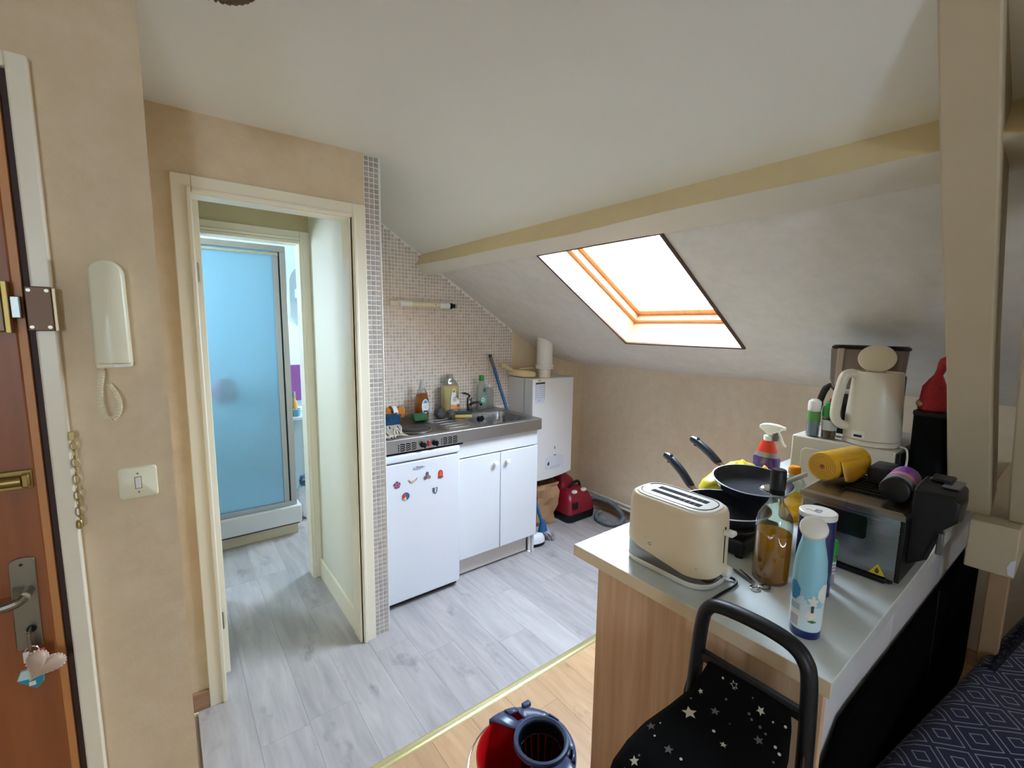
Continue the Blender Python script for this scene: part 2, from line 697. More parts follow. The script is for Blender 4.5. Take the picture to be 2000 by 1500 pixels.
# threshold strip between the two floors
BRASSL = M('pale_brass_strip', (214, 204, 150), 0.28, 0.6, var=.06)
tb = MB().prism([(1.325, 0.0), (1.33, 0.004), (1.338, 0.0065), (1.352, 0.0065), (1.36, 0.004), (1.365, 0.0)], 0, 0.0, 2.78)
solo('trim_1', tb, BRASSL, 'pale brass threshold strip between grey and oak floor', 'threshold', kind='structure', smooth=True, angle=60)

# ---------------------------------------------------------------- ceiling and roof slope
PROF = [(1.36, 1.907), (2.15, 1.423), (2.35, 1.318), (2.50, 1.262), (2.66, 1.222), (2.83, 1.195)]


def prof(x):
    if x <= .70:
        return 2.22
    if x <= 1.06:              # plastered cove between flat ceiling and slope
        return 2.22 - .612 * (x - .70) ** 2 / .72
    if x <= 1.36:
        return 2.22 - .612 * (x - .88)
    for (a, za), (b, zb) in zip(PROF, PROF[1:]):
        if x <= b:
            return za + (zb - za) * (x - a) / (b - a)
    return PROF[-1][1]


def bm_weld(mb):
    idx, nv, mp = {}, [], []
    for p in mb.v:
        k = tuple(round(c, 5) for c in p)
        if k not in idx:
            idx[k] = len(nv)
            nv.append(p)
        mp.append(idx[k])
    mb.v = nv
    mb.f = [tuple(mp[i] for i in f) for f in mb.f]



cb = MB()
cxs_ = [-2.6, .70] + [.70 + .03 * k for k in range(1, 13)] + [1.38]
for xa, xb in zip(cxs_, cxs_[1:]):
    za, zb_ = prof(xa), (prof(xb) if xb < 1.3 else 1.914)
    cb.add([(xa, -2.6, za), (xb, -2.6, zb_), (xb, 4.3, zb_), (xa, 4.3, za)], [(0, 1, 2, 3)])
bm_weld(cb)
struct('ceiling', cb, CEILP, 'off-white painted ceiling folding down into the roof slope', 'ceiling', smooth=True, angle=20)


def slope_mesh(y0, y1, holes):
    mb = MB()
    xs = [1.36, 1.46] + [p[0] for p in PROF[1:]]
    ys = sorted(set([y0, y1] + [v for h in holes for v in h]))
    for xa, xb in zip(xs, xs[1:]):
        for ya, yb in zip(ys, ys[1:]):
            if abs(xa - 1.46) < 1e-6 and any(abs(ya - h[0]) < 1e-6 for h in holes):
                continue
            mb.add([(xa, ya, prof(xa)), (xb, ya, prof(xb)), (xb, yb, prof(xb)), (xa, yb, prof(xa))], [(0, 1, 2, 3)])
    bm_weld(mb)
    return mb


struct('wall_slope', slope_mesh(-2.6, 2.68, [SKYL['kitchen'], SKYL['room']]), WALLS, 'papered sloping attic wall with the roof window', 'sloping wall', smooth=True, angle=25)
struct('wall_bathroom_slope', slope_mesh(2.68, 4.3, [SKYL['bath']]), BATHP, 'pale sloping attic wall of the bathroom', 'sloping wall', smooth=True, angle=25)

PINE = grain_mat('varnished_pine', (206, 140, 92), (226, 168, 120), (3, 30, 3), 2.0, .35)
PINEL = M('pale_window_lining', (196, 156, 118), 0.4, var=.05, scale=6)
EDGEB = M('brown_edge_strip', (84, 56, 40), 0.5)


def skylight(name, y0, y1, label, n):
    t = thing(name, label, 'roof window', (1.805, (y0 + y1) / 2, 1.634), kind='structure')
    a, b = Vector((1.46, 0, prof(1.46))), Vector((2.15, 0, prof(2.15)))
    def P(s, y, d):
        q = a + (b - a) * s + SLN * d
        return (q.x, y, q.z)
    def bar(s0, s1, ya, yb, d0, d1):
        return MB().hexa([P(s0, ya, d0), P(s1, ya, d0), P(s1, yb, d0), P(s0, yb, d0), P(s0, ya, d1), P(s1, ya, d1), P(s1, yb, d1), P(s0, yb, d1)])
    th = .012
    e = .012 / .81
    # lining boards
    part(t, 'lining_board', bar(-e, 0, y0 - th, y1 + th, 0, .13), PINEL)
    part(t, 'lining_board', bar(1, 1 + e, y0 - th, y1 + th, 0, .13), PINEL)
    part(t, 'lining_board', bar(0, 1, y0 - th, y0, 0, .13), PINEL)
    part(t, 'lining_board', bar(0, 1, y1, y1 + th, 0, .13), PINEL)
    # dark edge strips on the room side
    for s0, s1, ya, yb in ((-e, 0, y0 - th, y1 + th), (1, 1 + e, y0 - th, y1 + th), (0, 1, y0 - th, y0), (0, 1, y1, y1 + th)):
        part(t, 'edge_strip', bar(s0, s1, ya, yb, -.009, 0), EDGEB)
    # fixed frame then the sash
    w = .045
    k = w / .81
    for s0, s1, ya, yb in ((-e, k * .6, y0 - th, y1 + th), (1 - k * .6, 1 + e, y0 - th, y1 + th), (k * .6, 1 - k * .6, y0 - th, y0 + w * .6), (k * .6, 1 - k * .6, y1 - w * .6, y1 + th)):
        part(t, 'frame', bar(s0, s1, ya, yb, .13, .165), PINEL, bevel=.003)
    for s0, s1, ya, yb in ((0, k * 1.5, y0, y1), (1 - k * 1.5, 1, y0, y1), (k * 1.5, 1 - k * 1.5, y0, y0 + w * 1.3), (k * 1.5, 1 - k * 1.5, y1 - w * 1.3, y1)):
        part(t, 'sash', bar(s0, s1, ya, yb, .165, .205), PINE, bevel=.004)
    part(t, 'pane', bar(k, 1 - k, y0 + w, y1 - w, .184, .188), PANE)
    # roof build-up round the shaft, so light enters only through the glass
    part(t, 'roof_collar', bar(-.5, -e, y0 - .25, y1 + .25, .02, .21), DARK)
    part(t, 'roof_collar', bar(1 + e, 1.5, y0 - .25, y1 + .25, .12, .21), DARK)
    part(t, 'roof_collar', bar(-e, 1 + e, y0 - .25, y0 - th, .02, .21), DARK)
    part(t, 'roof_collar', bar(-e, 1 + e, y1 + th, y1 + .25, .02, .21), DARK)
    return t


skylight('window_1', *SKYL['kitchen'], 'bright roof window with pine sash above the kitchen', 1)
skylight('window_2', *SKYL['room'], 'roof window of the living room behind the camera', 2)
skylight('window_3', *SKYL['bath'], 'roof window of the bathroom', 3)

# purlin beam with a tan side and a white underside
TANP = M('tan_beam_paint', (226, 208, 164), 0.6, var=.06, scale=9)
WHBEAM = M('white_beam_paint', (226, 220, 206), 0.6, var=.04, scale=9)
bb = MB()
stat = []
for k in range(13):
    s = k / 12
    y = 2.68 - s * 2.42
    j = [.004 * math.sin(5 * s + q * 2.1) + .003 * math.sin(17 * s + q) for q in range(4)]
    stat.append([(1.331, y, 1.948), (1.284 - .012 * s + j[0], y, 1.869 - .006 * s + j[1]), (1.354 + .07 * s + j[2], y, 1.816 + .022 * s + j[3]), (1.46 + .06 * s, y, 1.862), (1.44, y, 1.93)])
stat.append([(p[0], -2.6, p[2]) for p in stat[-1]])
n = 5
for k in range(len(stat) - 1):
    for i, mi in ((0, 0), (1, 1), (2, 1), (3, 1), (4, 1)):
        j = (i + 1) % 5
        bb.add([stat[k][i], stat[k][j], stat[k + 1][j], stat[k + 1][i]], [(0, 1, 2, 3)], mi)
bm_weld(bb)
struct('ceiling_beam', bb, [TANP, WHBEAM], 'painted purlin beam across the slope, tan side and white underside', 'beam', smooth=True, angle=30)

# ---------------------------------------------------------------- walls
def top_poly(x0, x1):
    xs = [x for x in ([x0] + [.70 + .06 * k for k in range(7)] + [1.36] + [p[0] for p in PROF[1:]] + [x1]) if x0 <= x <= x1]
    xs = sorted(set(xs))
    return [(x0, 0), (x1, 0)] + [(x, prof(x) + .012) for x in reversed(xs)]


struct('wall_left', MB().box((-2.6, 1.36, 0), (0.0, 1.99, 2.22)), WALLP, 'tan papered entrance wall with intercom and light switch', 'wall')
PAPERE = M('paper_edge', (222, 206, 174), .6)
dw = MB()
dw.box((0.0, 1.99, 0), (0.095, 2.07, 2.22)).box((0.095, 1.99, 1.958), (.66, 2.07, 2.22)).box((.66, 1.99, 0), (.722, 2.07, 2.22))
struct('wall_doorway', dw, WALLP, 'tan papered wall round the bathroom corridor doorway', 'wall')
CORR = M('corridor_paint', (222, 222, 206), .55, var=.02, scale=3)
pt = MB()
pt.box((.668, 2.07, 0), (.789, 2.71, 2.22)).box((.722, 1.995, 0), (.789, 2.07, 2.22))
wall_part = struct('wall_partition', pt, CORR, 'cream partition between corridor and kitchen with a mosaic end', 'wall')
struct('wall_corridor', MB().box((0.0, 2.07, 0), (0.085, 2.71, 2.22)), CORR, 'cream left side wall of the corridor', 'wall')
HEADP = M('header_paint', (206, 194, 158), .6, var=.03, scale=3)
iw = MB()
iw.box((-.6, 2.71, 0), (.15, 2.79, 2.22)).box((.15, 2.71, 1.935), (.625, 2.79, 2.22)).box((.625, 2.71, 0), (.80, 2.79, 2.22))
struct('wall_bathroom_front', iw, [HEADP], 'cream wall above and beside the bathroom door', 'wall')
kw = MB().prism(top_poly(.79, 2.83), 1, 2.68, 2.79)
wall_k = struct('wall_kitchen', kw, WALLP, 'kitchen end wall with mosaic tiles behind the sink', 'wall')
struct('wall_knee', MB().box((2.83, -2.6, 0), (2.93, 4.3, 1.28)), WALLK, 'low papered knee wall under the slope', 'wall')
rbw = MB().prism([(-.65, 0), (2.93, 0), (2.93, 1.3), (1.36, 2.0), (.88, 2.3), (-.65, 2.3)], 1, -2.7, -2.6)
rbw.box((-2.7, -2.7, 0), (-1.15, -2.6, 2.3)).box((-1.15, -2.7, 0), (-.65, -2.6, 1.2)).box((-1.15, -2.7, 1.9), (-.65, -2.6, 2.3))


def wall_window(name, label, x0, x1, z0, z1, y0, y1):
    t = thing(name, label, 'window', ((x0 + x1) / 2, y0, z0), kind='structure')
    w = .045
    for lo, hi in (((x0, z0), (x0 + w, z1)), ((x1 - w, z0), (x1, z1)), ((x0 + w, z0), (x1 - w, z0 + w)), ((x0 + w, z1 - w), (x1 - w, z1))):
        part(t, 'frame', MB().box((lo[0], y0, lo[1]), (hi[0], y1, hi[1])), WHITEP, bevel=.003)
    if x1 - x0 > .8:
        part(t, 'mullion', MB().box(((x0 + x1) / 2 - .03, y0, z0 + w), ((x0 + x1) / 2 + .03, y1, z1 - w)), WHITEP, bevel=.003)
    part(t, 'pane', MB().box((x0 + w, (y0 + y1) / 2 - .002, z0 + w), (x1 - w, (y0 + y1) / 2 + .002, z1 - w)), PANE)


wall_window('added_window_4', 'unseen window added behind the camera for fill daylight', -1.15, -.65, 1.2, 1.9, -2.68, -2.62)  # unseen opening, added to fill the room with daylight
struct('wall_room_back', rbw, WALLP, 'tan papered gable wall behind the camera', 'wall')
struct('wall_room_side', MB().box((-2.7, -2.6, 0), (-2.6, 1.99, 2.3)), WALLP, 'tan papered side wall behind the camera', 'wall')
bbw = MB().prism(top_poly(-.7, 2.93), 1, 4.3, 4.4)
struct('wall_bathroom_back', bbw, BATHP, 'pale end wall of the bathroom', 'wall')
blw = MB().box((-.7, 2.71, 0), (-.6, 3.45, 2.3)).box((-.7, 4.15, 0), (-.6, 4.4, 2.3)).box((-.7, 3.45, 0), (-.6, 4.15, 1.1)).box((-.7, 3.45, 2.0), (-.6, 4.15, 2.3))
w5 = thing('added_window_5', 'unseen side window added to brighten the bathroom and shower glass', 'window', (-.65, 3.8, 1.1), kind='structure')  # unseen opening, added to give the bathroom more light
for lo, hi in (((3.45, 1.1), (3.49, 2.0)), ((4.11, 1.1), (4.15, 2.0)), ((3.49, 1.1), (4.11, 1.14)), ((3.49, 1.96), (4.11, 2.0))):
    part(w5, 'frame', MB().box((-.68, lo[0], lo[1]), (-.63, hi[0], hi[1])), WHITEP, bevel=.003)
part(w5, 'pane', MB().box((-.656, 3.49, 1.14), (-.652, 4.11, 1.96)), PANE)
struct('wall_bathroom_left', blw, BATHP, 'pale left wall of the bathroom', 'wall')

# skirtings
BROWNB = grain_mat('brown_skirting', (150, 116, 88), (176, 140, 108), (3, 1, 30), 2.0, .5)
struct('baseboard_doorway', MB().box((0.0, 1.978, 0), (.052, 1.99, .075)), BROWNB, 'brown skirting left of the corridor doorway', 'baseboard', bevel=.002)
struct('baseboard_knee', MB().box((2.815, -.4, 0), (2.83, 2.68, .07)), BROWNB, 'brown skirting along the knee wall', 'baseboard', bevel=.002)
struct('baseboard_corridor', MB().box((.653, 2.072, 0), (.668, 2.70, .115)), CREAM, 'cream skirting along the corridor partition', 'baseboard', bevel=.003)

# corridor door casing
tr = thing('trim_2', 'cream moulded casing round the corridor doorway', 'door casing', (.38, 1.99, 0), kind='structure')
def casing(t, x0, x1, ztop, w, y, mat, sign=-1, thick=.014):
    """two posts and a head; each has a flat board and an inner bead"""
    for nm, lo, hi in (('post', (x0, 0), (x0 + w, ztop)), ('post', (x1 - w, 0), (x1, ztop)), ('head', (x0 + w, ztop - w), (x1 - w, ztop))):
        mb = MB().box((lo[0], y - thick, lo[1]), (hi[0], y, hi[1]))
        p = part(t, nm, mb, mat, bevel=.003)
        if nm == 'post' and lo[0] == x0:
            q = MB().box((x0 + w * .72, y - thick - .007, 0), (x0 + w * .97, y - thick, ztop - w * .72))
        elif nm == 'post':
            q = MB().box((x1 - w * .97, y - thick - .007, 0), (x1 - w * .72, y - thick, ztop - w * .72))
        else:
            q = MB().box((x0 + w, y - thick - .007, ztop - w * .97), (x1 - w, y - thick, ztop - w * .72))
        part(p, 'bead', q, mat, bevel=.004)
casing(tr, .052, .722, 2.006, .058, 1.99, CREAM)
jb = MB().box((.095, 1.99, 0), (.112, 2.075, 1.958))
part(tr, 'jamb', jb, CREAM)
part(tr, 'jamb', MB().box((.650, 1.99, 0), (.668, 2.075, 1.958)), CREAM)
part(tr, 'jamb', MB().box((.112, 1.99, 1.945), (.650, 2.075, 1.958)), CREAM)
tr2 = thing('trim_3', 'cream casing of the bathroom door at the corridor end', 'door casing', (.4, 2.71, 0), kind='structure')
casing(tr2, .10, .668, 1.995, .048, 2.71, CREAM, thick=.012)
part(tr2, 'jamb', MB().box((.615, 2.70, 0), (.627, 2.80, 1.945)), CREAM)
part(tr2, 'jamb', MB().box((.148, 2.70, 1.930), (.615, 2.80, 1.945)), CREAM)

# open interior door seen edge-on
d2 = thing('door_2', 'open white corridor door seen edge-on at the left jamb', 'door', (.115, 2.09, 0), kind='structure')
part(d2, 'leaf', MB().box((.098, 2.08, .045), (.134, 2.68, 1.95)), CREAM, bevel=.002)
part(d2, 'hinge', MB().lathe([(.006, 0), (.006, .07)], (.116, 2.076, .25), 8), SATIN, smooth=True)
part(d2, 'hinge', MB().lathe([(.006, 0), (.006, .07)], (.116, 2.076, 1.65), 8), SATIN, smooth=True)

# ---------------------------------------------------------------- mosaic tiles
GROUT = M('pale_grout', (238, 232, 224), .8, var=.04)
GROUTW = M('white_grout', (230, 226, 218), .8, var=.03)
T1 = tile_mat('strip_tile_glaze', (164, 157, 152), (184, 177, 172), .2)
T2 = tile_mat('wall_tile_glaze', (196, 181, 168), (216, 203, 190), .2, True)
TP = .0217
TS = .0088


def tile_mesh(mb, x, z, y, h=TS, d=.0022):
    b = .0012
    mb.add([(x - h, y, z - h), (x + h, y, z - h), (x + h, y, z + h), (x - h, y, z + h),
            (x - h + b, y - d, z - h + b), (x + h - b, y - d, z - h + b), (x + h - b, y - d, z + h - b), (x - h + b, y - d, z + h - b)],
           [(4, 5, 6, 7), (0, 1, 5, 4), (1, 2, 6, 5), (2, 3, 7, 6), (3, 0, 4, 7)])


part(wall_part, 'grout_bed', MB().box((.722, 1.990, 0), (.789, 1.996, 2.218)), GROUTW)
part(wall_part, 'corner_bead', MB().box((.789, 1.987, 0), (.795, 1.998, 2.215)), WHITEPL, bevel=.002)
mb = MB()
tile_mesh(mb, 0, 0, 0)
tme = mesh_from('mosaic_tile', mb)
tme.materials.append(T1)
rest = MB()
row = 0
z = .013
while z < 2.21:
    for c in range(3):
        if row < 100:
            piece(wall_part, 'mosaic_tile', tme, (.7338 + c * TP, 1.990, z))
        else:
            tile_mesh(rest, .7338 + c * TP, z, 1.990)
    row += 1
    z += TP
if rest.v:
    part(wall_part, 'upper_mosaic', rest, T1, kind='stuff')
gb = [(x, max(.90, min(zz, prof(x) - .001))) for x, zz in [(.80, .9), (2.06, .9)]] + [(x, prof(x) - .002) for x in (2.06, 1.36, 1.06, .94, .88, .80)]
part(wall_k, 'grout_bed', MB().prism(gb, 1, 2.674, 2.68), GROUT)
wt = MB()
ix = 0
x = .812
while x < 2.055:
    z = .93
    while z + TS < prof(x + TS) - .002:
        tile_mesh(wt, x, z, 2.674, d=.002)
        z += TP
    x += TP
part(wall_k, 'mosaic_tiles', wt, T2, kind='stuff')
# ---------------------------------------------------------------- entrance door (left)
DOORW = grain_mat('orange_varnished_door', (134, 76, 36), (154, 90, 44), (14, 3, 1.2), 1.5, .42)
DOORE = grain_mat('door_edge_wood', (190, 128, 72), (206, 146, 86), (10, 3, 1.2), 1.5, .45)
DARKW = M('dark_rebate', (58, 36, 26), .6)
d1 = thing('door_1', 'orange varnished entrance door with lock and brass bar', 'door', (-.62, 1.34, 0), kind='structure')
part(d1, 'leaf', MB().box((-1.03, 1.335, .01), (-.232, 1.36, 1.978)), DOORW, bevel=.003)
part(d1, 'leaf_edge', MB().box((-.232, 1.338, .01), (-.2195, 1.36, 1.978)), DOORE)
part(d1, 'rebate', MB().box((-.2195, 1.350, 0), (-.207, 1.36, 1.99)), DARKW)
tr3 = thing('trim_4', 'cream frame of the entrance door', 'door frame', (-.19, 1.35, 0), kind='structure')
part(tr3, 'post', MB().box((-.207, 1.335, 0), (-.175, 1.36, 2.012)), CREAM, bevel=.004)
part(tr3, 'head', MB().box((-1.06, 1.335, 1.982), (-.207, 1.36, 2.012)), CREAM, bevel=.004)
# rim lock on the leaf, its bolt, keeper on the frame
lk = part(d1, 'rim_lock', MB().box((-.33, 1.312, 1.476), (-.243, 1.335, 1.573)), M('lock_brown', (120, 96, 66), .4, .3), bevel=.003, label='brown rim lock case')
part(lk, 'face_plate', MB().box((-.243, 1.306, 1.474), (-.235, 1.335, 1.575)), BRASS, bevel=.001)
part(lk, 'bolt', MB().box((-.235, 1.314, 1.503), (-.2205, 1.330, 1.547)), M('bolt_grey', (140, 142, 136), .35, .9), bevel=.002)
kp = part(tr3, 'lock_keeper', MB().box((-.2155, 1.326, 1.478), (-.176, 1.335, 1.568)), M('dark_bronze', (104, 78, 58), .45, .5, var=.1), bevel=.002, label='dark bronze screwed keeper plate')
part(kp, 'return_edge', MB().box((-.176, 1.326, 1.478), (-.170, 1.352, 1.566)), M('bronze_edge', (176, 156, 124), .4, .6), bevel=.001)
for sx in (-.209, -.183):
    for sz in (1.486, 1.560):
        part(kp, 'screw', MB().lathe([(.0042, 0), (.0036, .0016)], (sx, 1.3262, sz), 10, axis=(0, -1, 0)), SATIN, smooth=True)
br = part(d1, 'pull_bar', MB().box((-.40, 1.329, 1.152), (-.236, 1.335, 1.192)), BRASS, bevel=.002, label='brass pull bar')
part(br, 'bar', MB().lathe([(.011, 0), (.011, .15)], (-.40, 1.320, 1.172), 12, axis=(1, 0, 0)), BRASS, smooth=True)
part(br, 'end_cap', MB().box((-.250, 1.312, 1.158), (-.238, 1.330, 1.186)), BRASS, bevel=.003)
pl = [(-.290, .80), (-.250, .80), (-.247, .995)] + [(-.2665 + .0195 * math.cos(a) * 1.0, .995 + .010 * math.sin(a)) for a in [math.radians(q) for q in (20, 50, 80, 110, 140, 165)]] + [(-.286, .995)]
hd = part(d1, 'handle_plate', MB().prism(pl, 1, 1.330, 1.335), SATIN, bevel=.0015, label='long satin handle plate')
part(hd, 'spindle', MB().lathe([(.0095, 0), (.0095, .032)], (-.262, 1.330, .932), 14, axis=(0, -1, 0)), SATIN, smooth=True)
part(hd, 'lever', MB().tube(bez([(-.262, 1.298, .932), (-.272, 1.292, .926), (-.300, 1.290, .922), (-.36, 1.292, .921)], 6), [.0085] * 6 + [.0095] * 12 + [.008], 10), SATIN, smooth=True)
part(hd, 'keyhole', MB().lathe([(.008, 0), (.008, .004)], (-.264, 1.330, .845), 14, axis=(0, -1, 0)), BLACKP, smooth=True)
part(hd, 'screw', MB().lathe([(.003, 0), (.003, .001)], (-.268, 1.330, .99), 8, axis=(0, -1, 0)), DARK)
# keys with heart pouch and teal tag, hanging from the lock
ky = thing('key_ring', 'keys with a padded heart charm and teal tag hanging from the door lock', 'keys', (-.262, 1.31, .80))
part(ky, 'key', MB().box((-.2655, 1.300, .838), (-.2625, 1.326, .852)).box((-.2665, 1.296, .815), (-.2615, 1.304, .850)), SATIN, bevel=.001)
ring = [(-.262 + .011 * math.cos(a), 1.299, .808 + .013 * math.sin(a)) for a in [2 * math.pi * k / 16 for k in range(17)]]
part(ky, 'ring', MB().tube(ring, .0013, 6), CHROME, smooth=True)
for nm, x0, z0, col in (('black_fob', -.268, .782, (34, 30, 32)), ('red_fob', -.252, .786, (168, 70, 80)), ('white_key', -.275, .788, (214, 216, 214))):
    part(ky, nm, MB().box((x0, 1.296, z0), (x0 + .009, 1.300, z0 + .024)), M(nm, col, .4), bevel=.001)
HEART = M('satin_heart_cloth', (186, 160, 138), .38, var=.1, scale=40, sheen=.4)
hp = []
for k in range(40):
    t = 2 * math.pi * k / 40
    hp.append((16 * math.sin(t) ** 3, 13 * math.cos(t) - 5 * math.cos(2 * t) - 2 * math.cos(3 * t) - math.cos(4 * t)))
ca, sa = math.cos(math.radians(-38)), math.sin(math.radians(-38))
loops = []
for s, y in ((.86, 1.304), (.97, 1.3005), (1.0, 1.298), (1.0, 1.2965), (.95, 1.292), (.78, 1.287), (.5, 1.283), (.2, 1.2815)):
    loops.append([(-.2475 + .00205 * s * (p[0] * ca - p[1] * sa), y, .776 + .00205 * s * (p[0] * sa + p[1] * ca)) for p in hp])
part(ky, 'heart_charm', MB().loft(loops), HEART, smooth=True, angle=80)
stt = MB()
for k in range(0, 40):
    p = hp[k]
    stt.blob((-.2475 + .00205 * .99 * (p[0] * ca - p[1] * sa), 1.2965, .776 + .00205 * .99 * (p[0] * sa + p[1] * ca)), (.0024, .002, .0024), 6, 5)
part(ky, 'stitched_edge', stt, M('pale_stitch', (222, 204, 188), .5), smooth=True, kind='stuff')
TEAL = M('teal_fob', (40, 140, 160), .35, var=.06)
tg = [(-.288, .748), (-.262, .722), (-.250, .735), (-.248, .752), (-.262, .764), (-.280, .766)]
tgo = part(ky, 'teal_tag', MB().prism(tg, 1, 1.300, 1.306), TEAL, bevel=.002)
part(tgo, 'pale_top', MB().prism([(-.289, .751), (-.268, .748), (-.256, .762), (-.264, .770), (-.282, .770)], 1, 1.2985, 1.3065), M('pale_teal', (190, 222, 224), .35), bevel=.002)
part(tgo, 'tag_label', MB().box((-.272, 1.2992, .733), (-.262, 1.3002, .742)), PAPER)

# door chain
ch = thing('door_chain', 'brass security chain hanging from the door frame', 'chain', (-.170, 1.34, 1.14))
CHB = M('dull_brass', (164, 146, 92), .35, .9, var=.1)
part(ch, 'hook_plate', MB().box((-.176, 1.332, 1.243), (-.166, 1.336, 1.262)), CHB, bevel=.001)
zc = 1.240
for k in range(10):
    L, w = .0105, .0055
    lp = []
    for q in range(13):
        a = 2 * math.pi * q / 12
        u = w * math.cos(a)
        v = L * math.sin(a)
        if k % 2 == 0:
            lp.append((-.1695 - .0004 * k + u, 1.335, zc - L + v))
        else:
            lp.append((-.1695 - .0004 * k, 1.335 + u, zc - L + v))
    part(ch, 'link', MB().tube(lp, .0014, 6), CHB, smooth=True)
    zc -= .0185
part(ch, 'end_knob', MB().lathe([(.003, 0), (.0065, .004), (.0065, .014), (.004, .02)], (-.1735, 1.335, zc - .012), 10), CHB, smooth=True)

# intercom handset with coiled cord
ic = thing('intercom', 'white intercom handset on the tan wall above the switch', 'intercom', (-.089, 1.36, 1.5))
loops = []
for y, s in ((1.360, .94), (1.352, 1.0), (1.330, 1.0), (1.318, .93), (1.312, .78)):
    pts = []
    w0, w1 = .0300 * s, .0318 * s
    for k in range(13):
        a = math.radians(180 * k / 12)
        pts.append((-.0895 + w0 * math.cos(a), 1.602 + .030 * s * math.sin(a)))
    pts += [(-.0895 - w1, 1.408 + .006 * (1 - s)), (-.0895 + w1, 1.408 + .006 * (1 - s))]
    loops.append([(p[0], y, p[1]) for p in pts])
WIC = M('intercom_white', (232, 228, 200), .35, var=.02)
part(ic, 'handset', MB().loft(loops), WIC, smooth=True, angle=60)
part(ic, 'cradle', MB().box((-.119, 1.316, 1.398), (-.058, 1.358, 1.409)), WIC, bevel=.004)
part(ic, 'button', MB().box((-.090, 1.3145, 1.3995), (-.063, 1.318, 1.4065)), WHITEPL, bevel=.001)
cpath = bez([(-.112, 1.345, 1.398), (-.113, 1.335, 1.385), (-.118, 1.333, 1.35), (-.1185, 1.333, 1.315), (-.112, 1.333, 1.288), (-.100, 1.333, 1.284), (-.090, 1.333, 1.300), (-.089, 1.333, 1.325), (-.096, 1.340, 1.345), (-.104, 1.352, 1.36)], 40)
coil = []
acc = 0
for i, p in enumerate(cpath):
    t = (cpath[min(i + 1, len(cpath) - 1)] - cpath[max(i - 1, 0)]).normalized()
    if i:
        acc += (p - cpath[i - 1]).length
    a = Vector((0, 1, 0)).cross(t)
    b = Vector((0, 1, 0))
    ph = acc / .0042 * 2 * math.pi
    coil.append(p + a * .0052 * math.cos(ph) + b * .0052 * math.sin(ph))
# resample coil finely
fine = []
tot = 0
seg = [(cpath[i], cpath[i + 1]) for i in range(len(cpath) - 1)]
for p, q in seg:
    L = (q - p).length
    ns = max(2, int(L / .0042 * 9))
    t = (q - p).normalized()
    a = Vector((0, 1, 0)).cross(t)
    b = Vector((0, 1, 0))
    for k in range(ns):
        s = tot + L * k / ns
        ph = s / .0042 * 2 * math.pi
        fine.append(p + (q - p) * (k / ns) + a * .0052 * math.cos(ph) + b * .0052 * math.sin(ph))
    tot += L
part(ic, 'coiled_cord', MB().tube(fine, .00125, 5), M('cord_cream', (236, 228, 200), .4), smooth=True)

sw = thing('light_switch', 'cream rocker light switch with rounded plate on tan wall', 'light switch', (-.069, 1.36, 1.12))
part(sw, 'plate', MB().loft([[(p[0], y, p[1]) for p in rrect(-.069, 1.122, .0362 * s, .0375 * s, .008, 0)] for y, s in ((1.36, 1), (1.354, 1), (1.351, .93))]), WIC, smooth=True, angle=50)
part(sw, 'frame', MB().box((-.0755, 1.3495, 1.108), (-.0625, 1.3515, 1.137)), M('switch_brown_line', (150, 134, 104), .5))
part(sw, 'rocker', MB().box((-.0740, 1.3475, 1.1095), (-.0640, 1.3505, 1.1355)), WHITEPL, bevel=.0015)
for zz in (1.1445, 1.0995):
    part(sw, 'screw', MB().lathe([(.0023, 0), (.002, .0012)], (-.069, 1.351, zz), 8, axis=(0, -1, 0)), SATIN)

# woven lamp at the ceiling
RATT = M('brown_rattan', (96, 72, 48), .6, var=.2, scale=60)
lp = thing('pendant_lamp', 'brown woven rattan lamp shade under the ceiling', 'lamp', (.10, .965, 2.22))
cx, cy, zb = .105, .985, 2.068
part(lp, 'shade_bowl', MB().lathe([(.02, 0), (.045, .004), (.065, .014), (.078, .03), (.085, .055), (.08, .085)], (cx, cy, zb), 32, cap1=False), RATT, smooth=True)
for k in range(36):
    a = 2 * math.pi * k / 36
    pth = [(cx + (r + .0015) * math.cos(a), cy + (r + .0015) * math.sin(a), zb + h - .001) for r, h in ((.02, 0), (.045, .004), (.065, .014), (.078, .03), (.085, .055), (.08, .085))]
    part(lp, 'rib', MB().tube(pth, .0022, 4), RATT)
part(lp, 'cord', MB().tube([(cx, cy, zb + .08), (cx, cy, 2.22)], .003, 8), BLACKP)
part(lp, 'ceiling_rose', MB().lathe([(.04, 0), (.035, -.02)], (cx, cy, 2.22), 20), RATT, smooth=True)

# ---------------------------------------------------------------- bathroom
ALU = M('satin_aluminium', (188, 192, 200), .32, .75, var=.03)
FROST = frosted_mat('frosted_blue_glass', (196, 226, 238))
sh = thing('shower_cabin', 'shower cabin with frosted pale blue glass in the bathroom', 'shower', (.3, 3.75, 0))
X0, X1, YF, YB = -.18, .70, 3.386, 4.20
part(sh, 'plinth', MB().box((X0, YF + .015, 0), (X1 - .012, YB, .075)), M('beige_plinth', (196, 188, 170), .6), bevel=.003)
part(sh, 'tray', MB().box((X0, YF - .012, .083), (X1 + .012, YB, .215)), WHITEENAM, bevel=.012, seg=3)
part(sh, 'tray_gap', MB().box((X0 + .01, YF, .075), (X1 - .005, YB, .083)), DARK)
GF = YF + .02
part(sh, 'bottom_rail', MB().box((X0, GF - .012, .215), (X1 - .015, GF + .02, .248)), ALU, bevel=.003)
part(sh, 'top_rail', MB().box((X0, GF - .012, 1.972), (X1 - .015, GF + .02, 2.012)), ALU, bevel=.003)
part(sh, 'corner_post', MB().box((.648, GF - .014, .248), (.685, GF + .022, 1.972)), ALU, bevel=.003)
